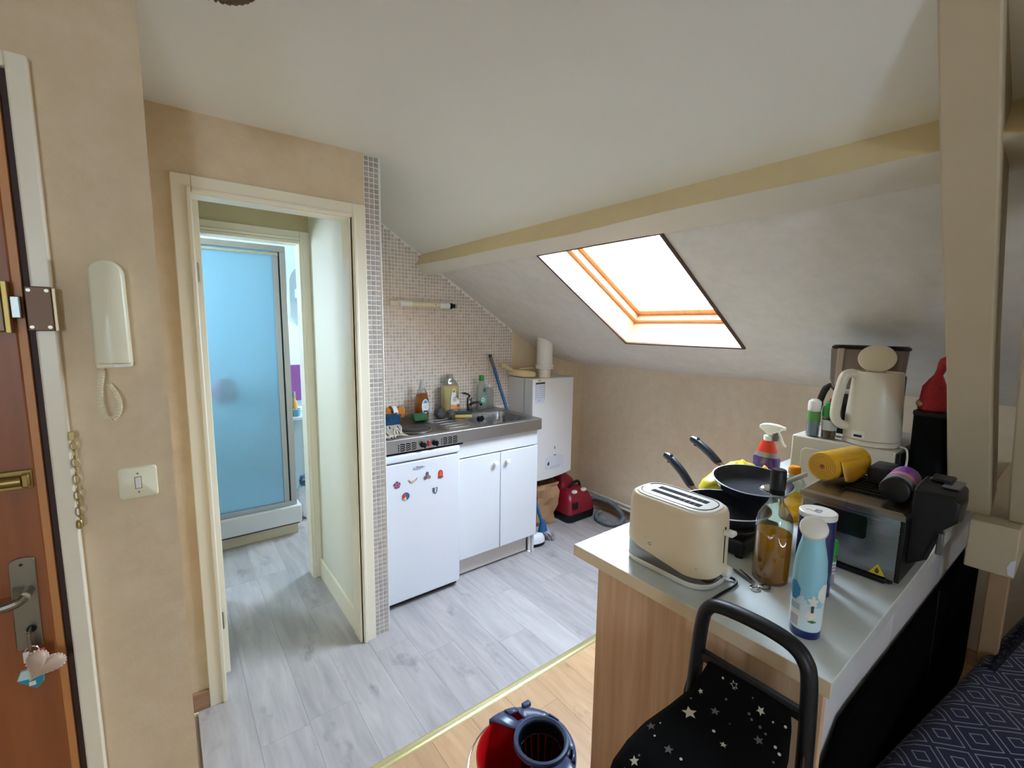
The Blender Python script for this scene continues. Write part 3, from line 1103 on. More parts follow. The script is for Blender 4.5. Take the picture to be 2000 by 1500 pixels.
part(sh, 'door_stile', MB().box((.606, GF - .008, .248), (.640, GF + .012, 1.972)), ALU, bevel=.003)
part(sh, 'post_gap', MB().box((.640, GF - .002, .248), (.648, GF + .012, 1.972)), DARK)
part(sh, 'top_stile', MB().box((X0, GF - .016, 1.945), (.640, GF + .006, 1.962)), CHROME, bevel=.002)
part(sh, 'glass_panel', MB().box((X0 + .02, GF, .248), (.606, GF + .005, 1.972)), FROST)
part(sh, 'side_panel', MB().box((.664, GF + .022, .215), (.669, YB, 1.95)), FROST)
part(sh, 'side_rail', MB().box((.655, GF + .022, 1.95), (.68, YB, 1.985)), ALU, bevel=.003)
lf = MB()
lf.blob((.30, YF + .11, 1.05), (.075, .05, .09), 16, 10, noise=.03, seed=2)
solo('bath_sponge', lf, M('pink_sponge', (255, 90, 150), .8), 'pink blurred bath sponge behind the frosted shower glass', 'sponge', smooth=True, origin=(.30, YF + .11, .97))

vn = thing('bathroom_vanity', 'pale washbasin cabinet right of the shower', 'vanity', (1.0, 4.05, 0))
VB = M('vanity_blue_white', (190, 214, 222), .4, var=.02)
part(vn, 'cabinet', MB().box((.755, 3.86, .06), (1.35, 4.29, .735)), VB, bevel=.003)
part(vn, 'top', MB().box((.735, 3.83, .735), (1.38, 4.29, .765)), WHITEENAM, bevel=.006)
part(vn, 'door', MB().box((.855, 3.852, .09), (1.10, 3.86, .62)), M('vanity_door', (206, 224, 228), .35, var=.02), bevel=.002)
part(vn, 'plinth', MB().box((.77, 3.88, 0), (1.33, 4.29, .06)), VB)
PURP = M('purple_terry', (124, 66, 130), .9, var=.15, scale=90, bump=.3, sheen=.4)
tw = MB()
tw.box((.80, 4.262, .83), (1.06, 4.283, 1.145))
solo('purple_towel', tw, PURP, 'purple towel hanging on the wall behind the basin', 'towel', bevel=.006, origin=(.93, 4.27, 1.0))
bt = thing('amber_bottle', 'amber bath bottle with grey cap on the basin top', 'bottle', (.80, 3.90, .765))
AMB = M('amber_plastic', (206, 160, 84), .35, var=.08)
part(bt, 'body', MB().lathe([(.024, 0), (.026, .01), (.026, .10), (.014, .13), (.012, .15)], (.80, 3.90, .765), 16), AMB, smooth=True)
part(bt, 'cap', MB().lathe([(.014, .15), (.014, .19), (.012, .195)], (.80, 3.90, .765), 16), M('grey_cap', (150, 150, 150), .4), smooth=True)
cupm = M('blue_cup', (120, 190, 214), .35, var=.05)
cp = thing('blue_cup', 'light blue plastic cup on the basin top', 'cup', (.80, 3.855, .765))
part(cp, 'body', MB().lathe([(.022, 0), (.028, .06), (.026, .06), (.020, .004)], (.812, 3.858, .765), 18, cap1=True), cupm, smooth=True)
part(cp, 'rim', MB().lathe([(.0275, .058), (.0295, .058), (.0295, .062), (.0275, .062)], (.812, 3.858, .765), 18, cap0=False, cap1=False), WHITEPL, smooth=True)
sc2 = thing('blue_rings', 'blue ringed toiletry item lying on the basin top', 'toiletry', (.875, 3.86, .775))
for dx, dz in ((0, 0), (.03, .012)):
    rg = [(.868 + dx + .018 * math.cos(a), 3.858, .786 + dz + .018 * math.sin(a)) for a in [2 * math.pi * k / 16 for k in range(17)]]
    part(sc2, 'ring', MB().tube(rg, .005, 6), cupm, smooth=True)
bx = thing('white_carton', 'white flat carton lying at the back of the basin top', 'carton', (.93, 4.05, .765))
part(bx, 'box', MB().box((.83, 4.0, .765), (1.05, 4.12, .80)), WHITEPL, bevel=.002)
part(bx, 'stripe', MB().box((.83, 3.9992, .774), (1.05, 4.0002, .782)), cupm)
# mirror panel with rounded corner and its lamp
MIR = M('mirror', (186, 212, 222), .12, .35, var=.01)
mr = thing('mirror', 'angular bathroom mirror with a rounded top corner', 'mirror', (1.1, 4.29, 1.6))
mp_ = [(.885, 1.56), (1.05, 1.39), (1.30, 1.39), (1.30, 2.02)] + [(1.06 - .175 * math.sin(a), 1.845 + .175 * math.cos(a)) for a in [math.radians(q) for q in range(0, 91, 10)]]
part(mr, 'glass', MB().prism(mp_, 1, 4.285, 4.296), MIR)
part(mr, 'back_board', MB().prism([(p[0] + (.006 if p[0] > 1.1 else -.006), p[1]) for p in mp_], 1, 4.296, 4.3), WHITEPL)
ml = thing('mirror_lamp', 'small white lamp fixed on the bathroom mirror', 'lamp', (1.0, 4.27, 1.8))
part(ml, 'shade', MB().box((.925, 4.235, 1.715), (1.03, 4.285, 1.80)), WHITEPL, bevel=.012)
part(ml, 'arm', MB().box((.928, 4.24, 1.700), (1.03, 4.285, 1.712)), CHROME, bevel=.002)
# white bin bag with rubbish
bg = thing('bin_bag', 'crumpled white plastic bin bag full of rubbish beside the shower', 'bin bag', (.80, 3.66, 0))
BAGM = M('thin_white_plastic', (226, 230, 234), .25, var=.12, scale=40, bump=.5)
part(bg, 'bag', MB().blob((.80, 3.66, .135), (.075, .08, .135), 26, 18, noise=.07, seed=4), BAGM, smooth=True, angle=80)
rr = random.Random(11)
for k in range(7):
    x, y, z = .80 + rr.uniform(-.045, .045), 3.65 + rr.uniform(-.05, .03), .275 + rr.uniform(-.012, .05)
    m = rr.choice([M('rubbish_white', (224, 230, 234), .5), M('rubbish_blue', (70, 120, 160), .5), M('rubbish_dark', (60, 70, 84), .5)])
    q = MB().blob((x, y, z), (.034, .03, .022), 9, 7, noise=.2, seed=20 + k)
    part(bg, 'crumpled_wrapper', q, m)
# ---------------------------------------------------------------- refrigerator
fr = thing('refrigerator', 'small white under-counter refrigerator with magnets', 'refrigerator', (1.04, 2.4, 0))
part(fr, 'cabinet', MB().box((.803, 2.158, .035), (1.274, 2.655, .832)), WHITEENAM, bevel=.004)
part(fr, 'door', MB().box((.803, 2.122, .034), (1.276, 2.154, .794)), WHITEENAM, bevel=.007, seg=3)
part(fr, 'top_panel', MB().box((.803, 2.116, .801), (1.277, 2.162, .840)), WHITEENAM, bevel=.011, seg=4)
part(fr, 'handle_groove', MB().box((.806, 2.130, .793), (1.262, 2.158, .802)), M('groove_blue_grey', (66, 86, 100), .5))
part(fr, 'plinth', MB().box((.81, 2.150, .008), (1.268, 2.18, .036)), BLACKP)
for x in (.84, 1.235):
    part(fr, 'foot', MB().lathe([(.016, 0), (.016, .03)], (x, 2.20, 0), 10), BLACKP)
bdg = MB().lathe([(.001, 0), (.036, .0005), (.034, .0015), (.001, .0018)], (1.027, 2.122, .758), 24, axis=(0, -1, 0))
bdg.v = [(p[0], p[1], .758 + (p[2] - .758) * .26 + (p[0] - 1.027) * .0) for p in bdg.v]
b_ = part(fr, 'badge', bdg, M('badge_silver', (206, 212, 222), .3, .2), smooth=True)
part(b_, 'lettering', place_text(text_mesh('Faure', .017, .0004), (1.030, 2.1198, .754), (1, 0, 0), (0, 0, 1)), INK)
part(b_, 'underline', MB().tube(bez([(.992, 2.1205, .752), (1.012, 2.120, .7495), (1.04, 2.120, .7515), (1.062, 2.1205, .757)], 5), .0012, 5), M('badge_grey', (150, 158, 172), .4))

YM = 2.1218


def magnet(name, label, poly_sets, loc):
    """poly_sets: list of (part name, polygon in mm around centre, thickness offset, material)"""
    t = thing(name, label, 'magnet', (loc[0], YM, loc[1]), group='magnets on the refrigerator door')
    for nm, poly, d0, d1, m in poly_sets:
        part(t, nm, MB().prism([(loc[0] + p[0] * .001, loc[1] + p[1] * .001) for p in poly], 1, YM - d1, YM - d0), m)
    return t


def ngon(r, n, rot=90, cx=0, cy=0, sy=1):
    return [(cx + r * math.cos(math.radians(rot + 360 * k / n)), cy + sy * r * math.sin(math.radians(rot + 360 * k / n))) for k in range(n)]


def starp(R, r, n, rot=90):
    return [((R if k % 2 == 0 else r) * math.cos(math.radians(rot + 180 * k / n)), (R if k % 2 == 0 else r) * math.sin(math.radians(rot + 180 * k / n))) for k in range(2 * n)]


VIO = M('magnet_violet', (98, 66, 110), .4)
PNK = M('magnet_pink', (196, 110, 128), .4)
MORG = M('magnet_orange', (206, 92, 60), .4)
MBLU = M('magnet_blue', (44, 92, 140), .4)
MGRY = M('magnet_grey', (86, 98, 118), .4)
MYEL = M('magnet_yellow', (214, 196, 150), .4)
MBRN = M('magnet_brown', (150, 116, 110), .4)
MRED = M('magnet_red', (204, 60, 48), .4)
magnet('flower_magnet', 'violet five-petal flower magnet, leftmost on the fridge door', [('base', ngon(20, 5), 0, .003, VIO), ('petals', starp(18, 8, 5, 126), .003, .0045, PNK), ('centre', ngon(5, 10), .0045, .0055, VIO)], (.902, .686))
cres = [(-26, 8), (-20, -4), (-8, -11), (6, -10), (18, -2), (27, 12), (16, 5), (4, -1), (-8, -2), (-18, 3)]
magnet('banana_magnet', 'curved peach-coloured smile-shaped magnet on the fridge door', [('base', cres, 0, .003, MBRN), ('face', [(p[0] * .7, p[1] * .6 - 2) for p in cres], .003, .004, M('magnet_peach', (226, 186, 160), .4))], (.99, .692))
magnet('trefoil_magnet', 'three-lobed grey and red magnet on the fridge door', [('top_lobe', ngon(9, 12, 90, 0, 14, 1.3), 0, .003, MGRY), ('left_lobe', ngon(10, 12, 90, -11, -6), 0, .003, MGRY), ('right_lobe', ngon(10, 12, 90, 11, -6), 0, .003, MBRN), ('centre', ngon(9, 3, 90, 0, 0), .003, .0045, MORG)], (1.073, .699))
arch = [(-14, -18), (14, -18), (14, 6)] + [(14 * math.cos(math.radians(a)), 6 + 17 * math.sin(math.radians(a))) for a in range(15, 166, 15)] + [(-14, 6)]
magnet('arch_magnet', 'red arched window-shaped magnet at the right of the fridge door', [('base', arch, 0, .003, MRED), ('inner', [(p[0] * .5, p[1] * .55) for p in arch], .003, .0042, MORG), ('sill', [(-15, -20), (15, -20), (15, -15), (-15, -15)], .003, .0046, M('magnet_dark_red', (120, 44, 44), .4))], (1.153, .697))
shld = [(-14, 17), (0, 14), (14, 17), (14, -2), (8, -14), (0, -20), (-8, -14), (-14, -2)]
magnet('shield_magnet', 'grey shield-shaped crest magnet on the fridge door', [('base', shld, 0, .003, MGRY), ('stripe', [(-3, 11), (8, 13), (4, -10), (-4, -13)], .003, .0042, M('magnet_silver', (204, 212, 220), .4)), ('left_field', [(-10, 11), (-5, 10), (-7, -7), (-11, -2)], .003, .0042, MBLU)], (1.119, .611))
def sector(r, a0, a1, n=10):
    return [(0, 0)] + [(r * math.cos(math.radians(a0 + (a1 - a0) * k / n)), r * math.sin(math.radians(a0 + (a1 - a0) * k / n))) for k in range(n + 1)]
magnet('round_magnet', 'round red, blue and yellow magnet low on the fridge door', [('rim', ngon(21, 24), 0, .0025, MGRY), ('red_field', sector(19, 100, 215), .0025, .004, MRED), ('blue_field', sector(19, -80, 100), .0025, .004, MBLU), ('yellow_field', sector(19, 215, 280), .0025, .004, MYEL)], (.949, .615))

# ---------------------------------------------------------------- sink cabinet
cb_ = thing('sink_cabinet', 'white two-door sink cabinet beside the refrigerator', 'cabinet', (1.58, 2.4, 0))
for nm, lo, hi in (('side', (1.284, 2.172, .132), (1.300, 2.655, .842)), ('side', (1.864, 2.172, .132), (1.880, 2.655, .842)), ('bottom', (1.300, 2.172, .132), (1.864, 2.655, .148)), ('back', (1.300, 2.640, .148), (1.864, 2.655, .842))):
    part(cb_, nm, MB().box(lo, hi), WHITELAM, bevel=.001)
part(cb_, 'fascia', MB().box((1.284, 2.158, .748), (1.882, 2.173, .842)), WHITELAM, bevel=.002)
for x0, x1, kx in ((1.287, 1.5795, 1.535), (1.5835, 1.880, 1.625)):
    d = part(cb_, 'door', MB().box((x0, 2.150, .134), (x1, 2.170, .742)), WHITELAM, bevel=.004, seg=3)
    part(d, 'knob', MB().lathe([(.006, 0), (.007, .010), (.014, .016), (.015, .022), (.011, .028), (.002, .030)], (kx, 2.150, .684), 18, axis=(0, -1, 0)), WHITEPL, smooth=True, label='round white knob')
part(cb_, 'door_gap', MB().box((1.5795, 2.160, .134), (1.5835, 2.172, .742)), M('gap_grey', (110, 122, 136), .6))
part(cb_, 'plinth', MB().box((1.284, 2.208, .012), (1.842, 2.224, .132)), M('plinth_grey_white', (212, 206, 200), .5), bevel=.001)
for x in (1.858,):
    part(cb_, 'leg', MB().lathe([(.013, 0), (.013, .006), (.009, .01), (.009, .132)], (x, 2.196, 0), 12), WHITEPL, smooth=True)
part(cb_, 'side_leg', MB().box((1.868, 2.172, .004), (1.880, 2.64, .132)), WHITELAM)

# ---------------------------------------------------------------- steel worktop with hob and sink
TZ = .922
wk = thing('steel_worktop', 'stainless steel worktop with sink and electric hob', 'worktop', (1.34, 2.4, .85))
sx0, sx1, sy0, sy1 = 1.405, 1.885, 2.125, 2.667
hole = rrect(1.645, 2.335, .195, .170, .075, TZ)
no = len(hole)
outer = []
cxs, cys = 1.645, 2.335
for p in hole:
    dx, dy = p[0] - cxs, p[1] - cys
    k = min((sx1 - cxs if dx > 0 else cxs - sx0) / max(abs(dx), 1e-6), (sy1 - cys if dy > 0 else cys - sy0) / max(abs(dy), 1e-6))
    outer.append((cxs + dx * k, cys + dy * k, TZ))
for c in ((sx0, sy0), (sx1, sy0), (sx1, sy1), (sx0, sy1)):
    i = min(range(no), key=lambda q: (outer[q][0] - c[0]) ** 2 + (outer[q][1] - c[1]) ** 2)
    outer[i] = (c[0], c[1], TZ)
tp = MB()
tp.loft([outer, hole, rrect(1.645, 2.335, .190, .165, .072, TZ - .005)], False, False)
hx0, hx1, hy0, hy1 = .845, 1.235, 2.165, 2.625
# flat areas round the recessed hob field and the drainer
for a, b, c, d in ((.797, 2.125, sx0, hy0), (.797, hy1, sx0, 2.667), (.797, hy0, hx0, hy1), (hx1, hy0, sx0, hy1)):
    tp.add([(a, b, TZ), (c, b, TZ), (c, d, TZ), (a, d, TZ)], [(0, 1, 2, 3)])
# apron with a slightly rolled edge
tp.add([(.797, 2.125, TZ), (sx1, 2.125, TZ), (sx1, 2.1235, TZ - .004), (.797, 2.1235, TZ - .004), (sx1, 2.1235, .852), (.797, 2.1235, .852), (sx1, 2.132, .850), (.797, 2.132, .850)], [(0, 1, 2, 3), (3, 2, 4, 5), (5, 4, 6, 7)])
tp.add([(sx1, 2.125, TZ), (sx1, 2.667, TZ), (sx1 + .001, 2.667, .856), (sx1 + .001, 2.1235, .852)], [(0, 1, 2, 3)])
tp.add([(.797, 2.665, TZ), (sx1, 2.665, TZ), (sx1, 2.669, TZ + .006), (.797, 2.669, TZ + .006)], [(0, 1, 2, 3)])
top_o = part(wk, 'top', tp, STEEL)
bw = MB()
bw.loft([rrect(1.645, 2.335, .190 - q * .5, .165 - q * .5, .072, TZ - .005 - h) for q, h in ((0, 0), (.012, .03), (.02, .10), (.04, .125), (.09, .135))], False, True)
bowl = part(wk, 'sink_bowl', bw, steel_mat('bowl_steel', (168, 168, 170), .26, (3, 3, 3)), smooth=True, angle=60)
part(bowl, 'drain', MB().lathe([(.04, 0), (.04, .004), (.03, .004), (.026, .001)], (1.645, 2.36, TZ - .1395), 24), CHROME, smooth=True)
part(bowl, 'drain_hole', MB().lathe([(.022, 0), (.022, .0015)], (1.645, 2.36, TZ - .1375), 20), BLACKM)
plug = MB().lathe([(.012, 0), (.012, .008), (.02, .01), (.02, .016)], (1.66, 2.492, .885), 14, axis=(0, -1, 0))
part(bowl, 'overflow', plug, BLACKP, smooth=True)
# recessed hob field
hf = MB()
o_ = [(hx0, hy0), (hx1, hy0), (hx1, hy1), (hx0, hy1)]
i_ = [(hx0 + .012, hy0 + .012), (hx1 - .012, hy0 + .012), (hx1 - .012, hy1 - .012), (hx0 + .012, hy1 - .012)]
hf.loft([[(p[0], p[1], TZ) for p in o_], [(p[0], p[1], TZ - .007) for p in i_]], False, True)
hob = part(wk, 'hob_field', hf, steel_mat('hob_steel', (120, 116, 112), .34, (3, 3, 3)))
IRON = M('cast_iron_plate', (54, 50, 48), .5, .3, var=.12, scale=20)
for px, py, rr_ in ((1.095, 2.305, .088), (.955, 2.50, .072)):
    pl_ = part(hob, 'hot_plate', MB().lathe([(rr_, 0), (rr_, .010), (rr_ - .004, .0125), (rr_ * .35, .0125), (rr_ * .32, .011), (.001, .011)], (px, py, TZ - .006), 36, cap1=False), IRON, smooth=True)
    part(pl_, 'chrome_ring', MB().lathe([(rr_, .001), (rr_ + .010, .0005), (rr_ + .011, .003), (rr_ + .002, .006), (rr_, .006)], (px, py, TZ - .006), 36, cap0=False, cap1=False), CHROME, smooth=True)
# vents, knobs and switch on the apron
for gx0, gx1 in ((.912, 1.012), (1.160, 1.259)):
    vt = MB()
    for row in range(4):
        zc_ = .8935 - row * .0108
        for c in range(3):
            xa = gx0 + .006 + c * (gx1 - gx0 - .006) / 3
            vt.box((xa + .006, 2.1222, zc_ - .0028), (xa + (gx1 - gx0) / 3 - .007, 2.124, zc_ + .0028))
    for c in range(4):
        for row in range(3):
            xa = gx0 + c * (gx1 - gx0 - .004) / 3
            zc_ = .8895 - row * .0125
            vt.box((xa, 2.1222, zc_ - .004), (xa + .005, 2.124, zc_ + .004))
    part(top_o, 'vent_slots', vt, BLACKM, kind='stuff')
for kx in (1.050, 1.121):
    kb = part(wk, 'hob_knob', MB().lathe([(.017, 0), (.017, .004), (.0145, .006), (.0135, .022), (.012, .024)], (kx, 2.1235, .877), 20, axis=(0, -1, 0)), BLACKP, smooth=True)
    part(kb, 'grip', MB().box((kx - .004, 2.092, .862), (kx + .004, 2.101, .893)), BLACKP, bevel=.002)
part(wk, 'rocker_switch', MB().box((1.0785, 2.1165, .864), (1.0935, 2.124, .893)), M('red_switch', (170, 26, 30), .3, coat=.3), bevel=.002)
part(wk, 'apron_drip', MB().box((.80, 2.128, .841), (1.30, 2.14, .851)), BLACKM)
# drainer grooves
for k in range(6):
    part(top_o, 'drainer_rib', MB().box((1.262, 2.20 + k * .06, TZ), (1.39, 2.206 + k * .06, TZ + .0012)), STEEL, bevel=.0005)
# mixer tap
tpm = thing('mixer_tap', 'chrome single-lever mixer tap behind the sink', 'tap', (1.617, 2.565, TZ))
DCH = M('dark_chrome', (120, 122, 126), .16, 1.0)
part(tpm, 'body', MB().lathe([(.024, .0012), (.024, .006), (.018, .01), (.018, .095), (.016, .10)], (1.617, 2.565, TZ), 20), DCH, smooth=True)
part(tpm, 'spout', MB().tube(bez([(1.617, 2.56, TZ + .05), (1.615, 2.50, TZ + .075), (1.61, 2.44, TZ + .085), (1.607, 2.405, TZ + .075)], 6), .0095, 10), DCH, smooth=True)
part(tpm, 'lever', MB().tube(bez([(1.617, 2.565, TZ + .10), (1.612, 2.56, TZ + .118), (1.575, 2.535, TZ + .132), (1.53, 2.51, TZ + .142)], 6), .0065, 8, flat=1.4), DCH, smooth=True)

# ---------------------------------------------------------------- things on the worktop
# copper scouring pads in a paper band
sp = thing('scouring_pad_pack', 'pack of copper scouring pads in a white paper band', 'scouring pads', (1.085, 2.60, TZ))
COPP = M('copper_mesh', (204, 130, 54), .45, .35, var=.35, scale=120, bump=.8)
for k, (dx, dy) in enumerate(((-.045, 0), (.0, .012), (.045, 0))):
    part(sp, 'pad', MB().blob((1.085 + dx, 2.59 + dy, TZ + .042), (.034, .036, .042), 14, 10, noise=.06, seed=k), COPP, smooth=True)
bandp = part(sp, 'paper_band', MB().loft([[(x, 2.595 + .050 * math.cos(a), TZ + .044 + .0445 * math.sin(a)) for a in [2 * math.pi * k / 20 for k in range(20)]] for x in (1.072, 1.100)], False, False), PAPER, smooth=True)
part(bandp, 'band_print', MB().box((1.078, 2.5440, TZ + .040), (1.094, 2.5452, TZ + .056)), M('band_red', (190, 90, 90), .6))

# blue brush with pale cotton fringe
bl = thing('blue_mop_brush', 'blue bristle brush with pale cotton fringe on the hob', 'brush', (.89, 2.25, TZ))
BLU = M('blue_bristle', (30, 82, 116), .8, var=.3, scale=140, bump=.6)
part(bl, 'head', MB().box((.835, 2.262, TZ + .028), (.985, 2.335, TZ + .052)), M('blue_brush_body', (40, 96, 130), .4), bevel=.008)
bs = MB()
rr = random.Random(5)
for i in range(33):
    for j in range(9):
        x, y = .838 + i * .0045, 2.258 + j * .008
        bs.tube([(x, y, TZ + .05), (x + rr.uniform(-.003, .003), y - .004 + rr.uniform(-.003, .003), TZ + .098 + rr.uniform(-.004, .004))], .0023, 4)
part(bl, 'bristles', bs, BLU, kind='stuff')
fs = MB()
for k in range(30):
    x = .834 + k * .0050
    p0 = (x, 2.262, TZ + .045)
    p1 = (x + rr.uniform(-.008, .012), 2.235 + rr.uniform(-.01, .01), TZ + .035)
    p2 = (x + rr.uniform(-.014, .02), 2.20 + rr.uniform(-.015, .01), TZ + .012)
    p3 = (x + rr.uniform(-.018, .026), 2.175 + rr.uniform(-.015, .015), TZ + .004)
    fs.tube(bez([p0, p1, p2, p3], 3), .0030, 5)
part(bl, 'cotton_fringe', fs, M('pale_cotton', (190, 180, 166), .9, var=.25, scale=60), smooth=True, kind='stuff')

# green scrubber cloth
gc = MB().loft([[(1.175, 2.470, TZ + .001), (1.268, 2.478, TZ + .001), (1.262, 2.528, TZ + .001), (1.172, 2.522, TZ + .001)],
               [(1.170, 2.476, TZ + .022), (1.270, 2.470, TZ + .026), (1.266, 2.524, TZ + .034), (1.168, 2.520, TZ + .036)],
               [(1.176, 2.486, TZ + .036), (1.258, 2.482, TZ + .036), (1.256, 2.516, TZ + .042), (1.178, 2.514, TZ + .044)]])
solo('green_scrub_pad', gc, M('dark_green_scrub', (48, 92, 54), .9, var=.2, scale=120, bump=.5), 'dark green scrubbing pad behind the hot plate', 'scrub pad', bevel=.004, origin=(1.22, 2.5, TZ))

# amber dish soap bottle
ds = thing('dish_soap_bottle', 'clear bottle of amber dish soap with a blue and white label', 'soap bottle', (1.275, 2.585, TZ))
AMBL = liquid_mat('amber_soap', (248, 172, 44), .5)
def oval(z, rx, ry, c, n=24, p=2.4):
    out = []
    for k in range(n):
        a = 2 * math.pi * k / n
        ca_, sa_ = math.cos(a), math.sin(a)
        out.append((c[0] + rx * math.copysign(abs(ca_) ** (2 / p), ca_), c[1] + ry * math.copysign(abs(sa_) ** (2 / p), sa_), z))
    return out
c_ = (1.275, 2.585)
prf = [(0, .040, .026), (.008, .044, .030), (.06, .047, .032), (.11, .045, .031), (.15, .036, .026), (.175, .024, .019), (.19, .018, .016)]
part(ds, 'bottle', MB().loft([oval(TZ + h, a, b, c_) for h, a, b in prf] ), GLASS, smooth=True)
part(ds, 'soap', MB().loft([oval(TZ + .003 + h * .97, a - .0025, b - .0025, c_) for h, a, b in prf[:5]]), AMBL, smooth=True)
part(ds, 'cap', MB().lathe([(.016, 0), (.016, .018), (.010, .021), (.009, .04), (.011, .044), (.004, .05)], (*c_, TZ + .188), 18), M('clear_grey_cap', (190, 190, 190), .2), smooth=True)
lb = MB()
lb.prism([(p[0] * .024 + 1.283, TZ + .072 + p[1] * .046) for p in ngon(1, 24)], 1, 2.5515, 2.5535)
l_ = part(ds, 'label', lb, PAPER)
part(l_, 'blue_top', MB().prism([(1.283 - .016, TZ + .092), (1.283 + .016, TZ + .092), (1.283 + .008, TZ + .111), (1.283 - .006, TZ + .111)], 1, 2.551, 2.5516), M('label_blue', (70, 150, 206), .5))
part(l_, 'violet_foot', MB().prism([(1.283 - .017, TZ + .047), (1.283 + .017, TZ + .047), (1.283 + .012, TZ + .034), (1.283 - .010, TZ + .034)], 1, 2.551, 2.5516), M('label_violet', (76, 60, 120), .5))
for k in range(3):
    part(l_, 'label_line', MB().box((1.270, 2.551, TZ + .062 + k * .009), (1.297, 2.5514, TZ + .064 + k * .009)), M('label_grey', (150, 150, 170), .6))

# large bottle of cream-coloured soap
cs = thing('cream_soap_bottle', 'large clear bottle of cream liquid soap with peach label', 'soap bottle', (1.495, 2.615, TZ))
c_ = (1.492, 2.612)
prf = [(0, .056, .032), (.008, .060, .036), (.15, .062, .037), (.185, .060, .036), (.21, .046, .030), (.225, .030, .024), (.235, .024, .022)]
part(cs, 'bottle', MB().loft([oval(TZ + h, a, b, c_, p=3.2) for h, a, b in prf]), GLASS, smooth=True)
part(cs, 'soap', MB().loft([oval(TZ + .003 + h * .98, a - .0025, b - .0025, c_, p=3.2) for h, a, b in prf[:4]]), M('cream_soap', (244, 206, 136), .35, var=.04), smooth=True)
part(cs, 'cap', MB().lathe([(.024, 0), (.025, .004), (.025, .024), (.022, .027)], (*c_, TZ + .233), 20), M('smoky_cap', (160, 150, 132), .3), smooth=True)
yl = 2.5735
l_ = part(cs, 'label', MB().prism([(1.475, TZ + .03), (1.545, TZ + .03), (1.548, TZ + .07), (1.535, TZ + .095), (1.520, TZ + .11), (1.512, TZ + .165), (1.492, TZ + .165), (1.480, TZ + .11)], 1, yl - .001, yl + .0015), PAPER)
part(l_, 'peach_band', MB().prism([(1.475, TZ + .03), (1.545, TZ + .03), (1.5475, TZ + .064), (1.51, TZ + .056), (1.476, TZ + .064)], 1, yl - .0016, yl - .001), M('label_peach', (226, 150, 100), .5))
part(l_, 'brown_fruit', MB().prism([(p[0] * .011 + 1.535, TZ + .05 + p[1] * .013) for p in ngon(1, 12)], 1, yl - .0022, yl - .0016), M('label_brown', (160, 88, 48), .5))
part(l_, 'emblem', MB().prism([(p[0] * .010 + 1.502, TZ + .15 + p[1] * .010) for p in ngon(1, 14)], 1, yl - .0018, yl - .001), M('label_gold', (186, 134, 50), .5))
for k, w in enumerate((.024, .030, .016)):
    part(l_, 'label_line', MB().box((1.508 - w / 2, yl - .0016, TZ + .083 + k * .011), (1.508 + w / 2, yl - .001, TZ + .0865 + k * .011)), M('label_mauve', (130, 110, 140), .6))

# steel wool balls
WOOL = M('steel_wool', (96, 92, 88), .5, .5, var=.5, scale=160, bump=1.0)
for k, (x, y, r, lbl) in enumerate(((1.345, 2.478, .036, 'larger grey steel wool ball beside the amber soap bottle'), (1.405, 2.447, .029, 'smaller grey steel wool ball nearer the yellow sponge'))):
    o = MB().blob((x, y, TZ + r * .92), (r, r, r * .92), 22, 14, noise=.06, seed=40 + k)
    rr = random.Random(60 + k)
    for q in range(46):
        a, b = rr.uniform(0, 6.28), rr.uniform(.2, 2.9)
        d = Vector((math.sin(b) * math.cos(a), math.sin(b) * math.sin(a), -math.cos(b)))
        if d.z < -.6:
            continue
        t = d.orthogonal().normalized() * r * .5
        c = Vector((x, y, TZ + r * .92)) + d * r * .98
        o.tube([c - t, c + d * .005, c + t], .0011, 4)
    solo('steel_wool_ball', o, WOOL, lbl, 'steel wool', smooth=True, group='steel wool balls', origin=(x, y, TZ))

# sponge
sg = thing('dish_sponge', 'yellow sponge with dark green scouring side at the sink edge', 'sponge', (1.49, 2.44, TZ), rotz=math.radians(-25))
part(sg, 'foam', MB().box((-.055, -.035, 0), (.055, .035, .022)), M('yellow_foam', (206, 170, 96), .95, var=.12, scale=120, bump=.5), bevel=.005, world=False)
part(sg, 'scouring_side', MB().box((-.055, -.035, .022), (.055, .035, .032)), M('dark_scour', (26, 60, 62), .95, var=.3, scale=150, bump=.5), bevel=.003, world=False)

# green-capped bottle and a clear cup behind
gb_ = thing('green_cap_bottle', 'clear washing-up bottle with green cap behind the sink', 'soap bottle', (1.742, 2.602, TZ))
c_ = (1.742, 2.602)
prf = [(0, .034, .022), (.006, .037, .025), (.06, .036, .024), (.11, .040, .026), (.16, .034, .023), (.19, .020, .017), (.205, .014, .014)]
part(gb_, 'bottle', MB().loft([oval(TZ + h, a, b, c_) for h, a, b in prf]), liquid_mat('grey_clear_plastic', (240, 243, 242), .4), smooth=True)
part(gb_, 'liquid', MB().loft([oval(TZ + .003 + h, a - .003, b - .003, c_) for h, a, b in prf[:3]]), liquid_mat('clear_green_soap', (234, 242, 238), .3), smooth=True)
part(gb_, 'cap', MB().lathe([(.018, 0), (.019, .004), (.018, .034), (.015, .038)], (*c_, TZ + .203), 18), GREENP, smooth=True)
l_ = part(gb_, 'label', MB().prism([(1.722, TZ + .05), (1.758, TZ + .04), (1.768, TZ + .075), (1.762, TZ + .10), (1.722, TZ + .095)], 1, 2.5745, 2.5765), M('label_teal', (96, 170, 148), .5))
part(l_, 'green_square', MB().box((1.738, 2.5745, TZ + .125), (1.758, 2.5765, TZ + .152)), M('label_green', (30, 112, 60), .5))
part(l_, 'white_ring', MB().lathe([(.014, 0), (.014, .001), (.008, .001), (.008, 0)], (1.735, 2.5745, TZ + .072), 20, axis=(0, -1, 0), cap0=False, cap1=False), PAPER)
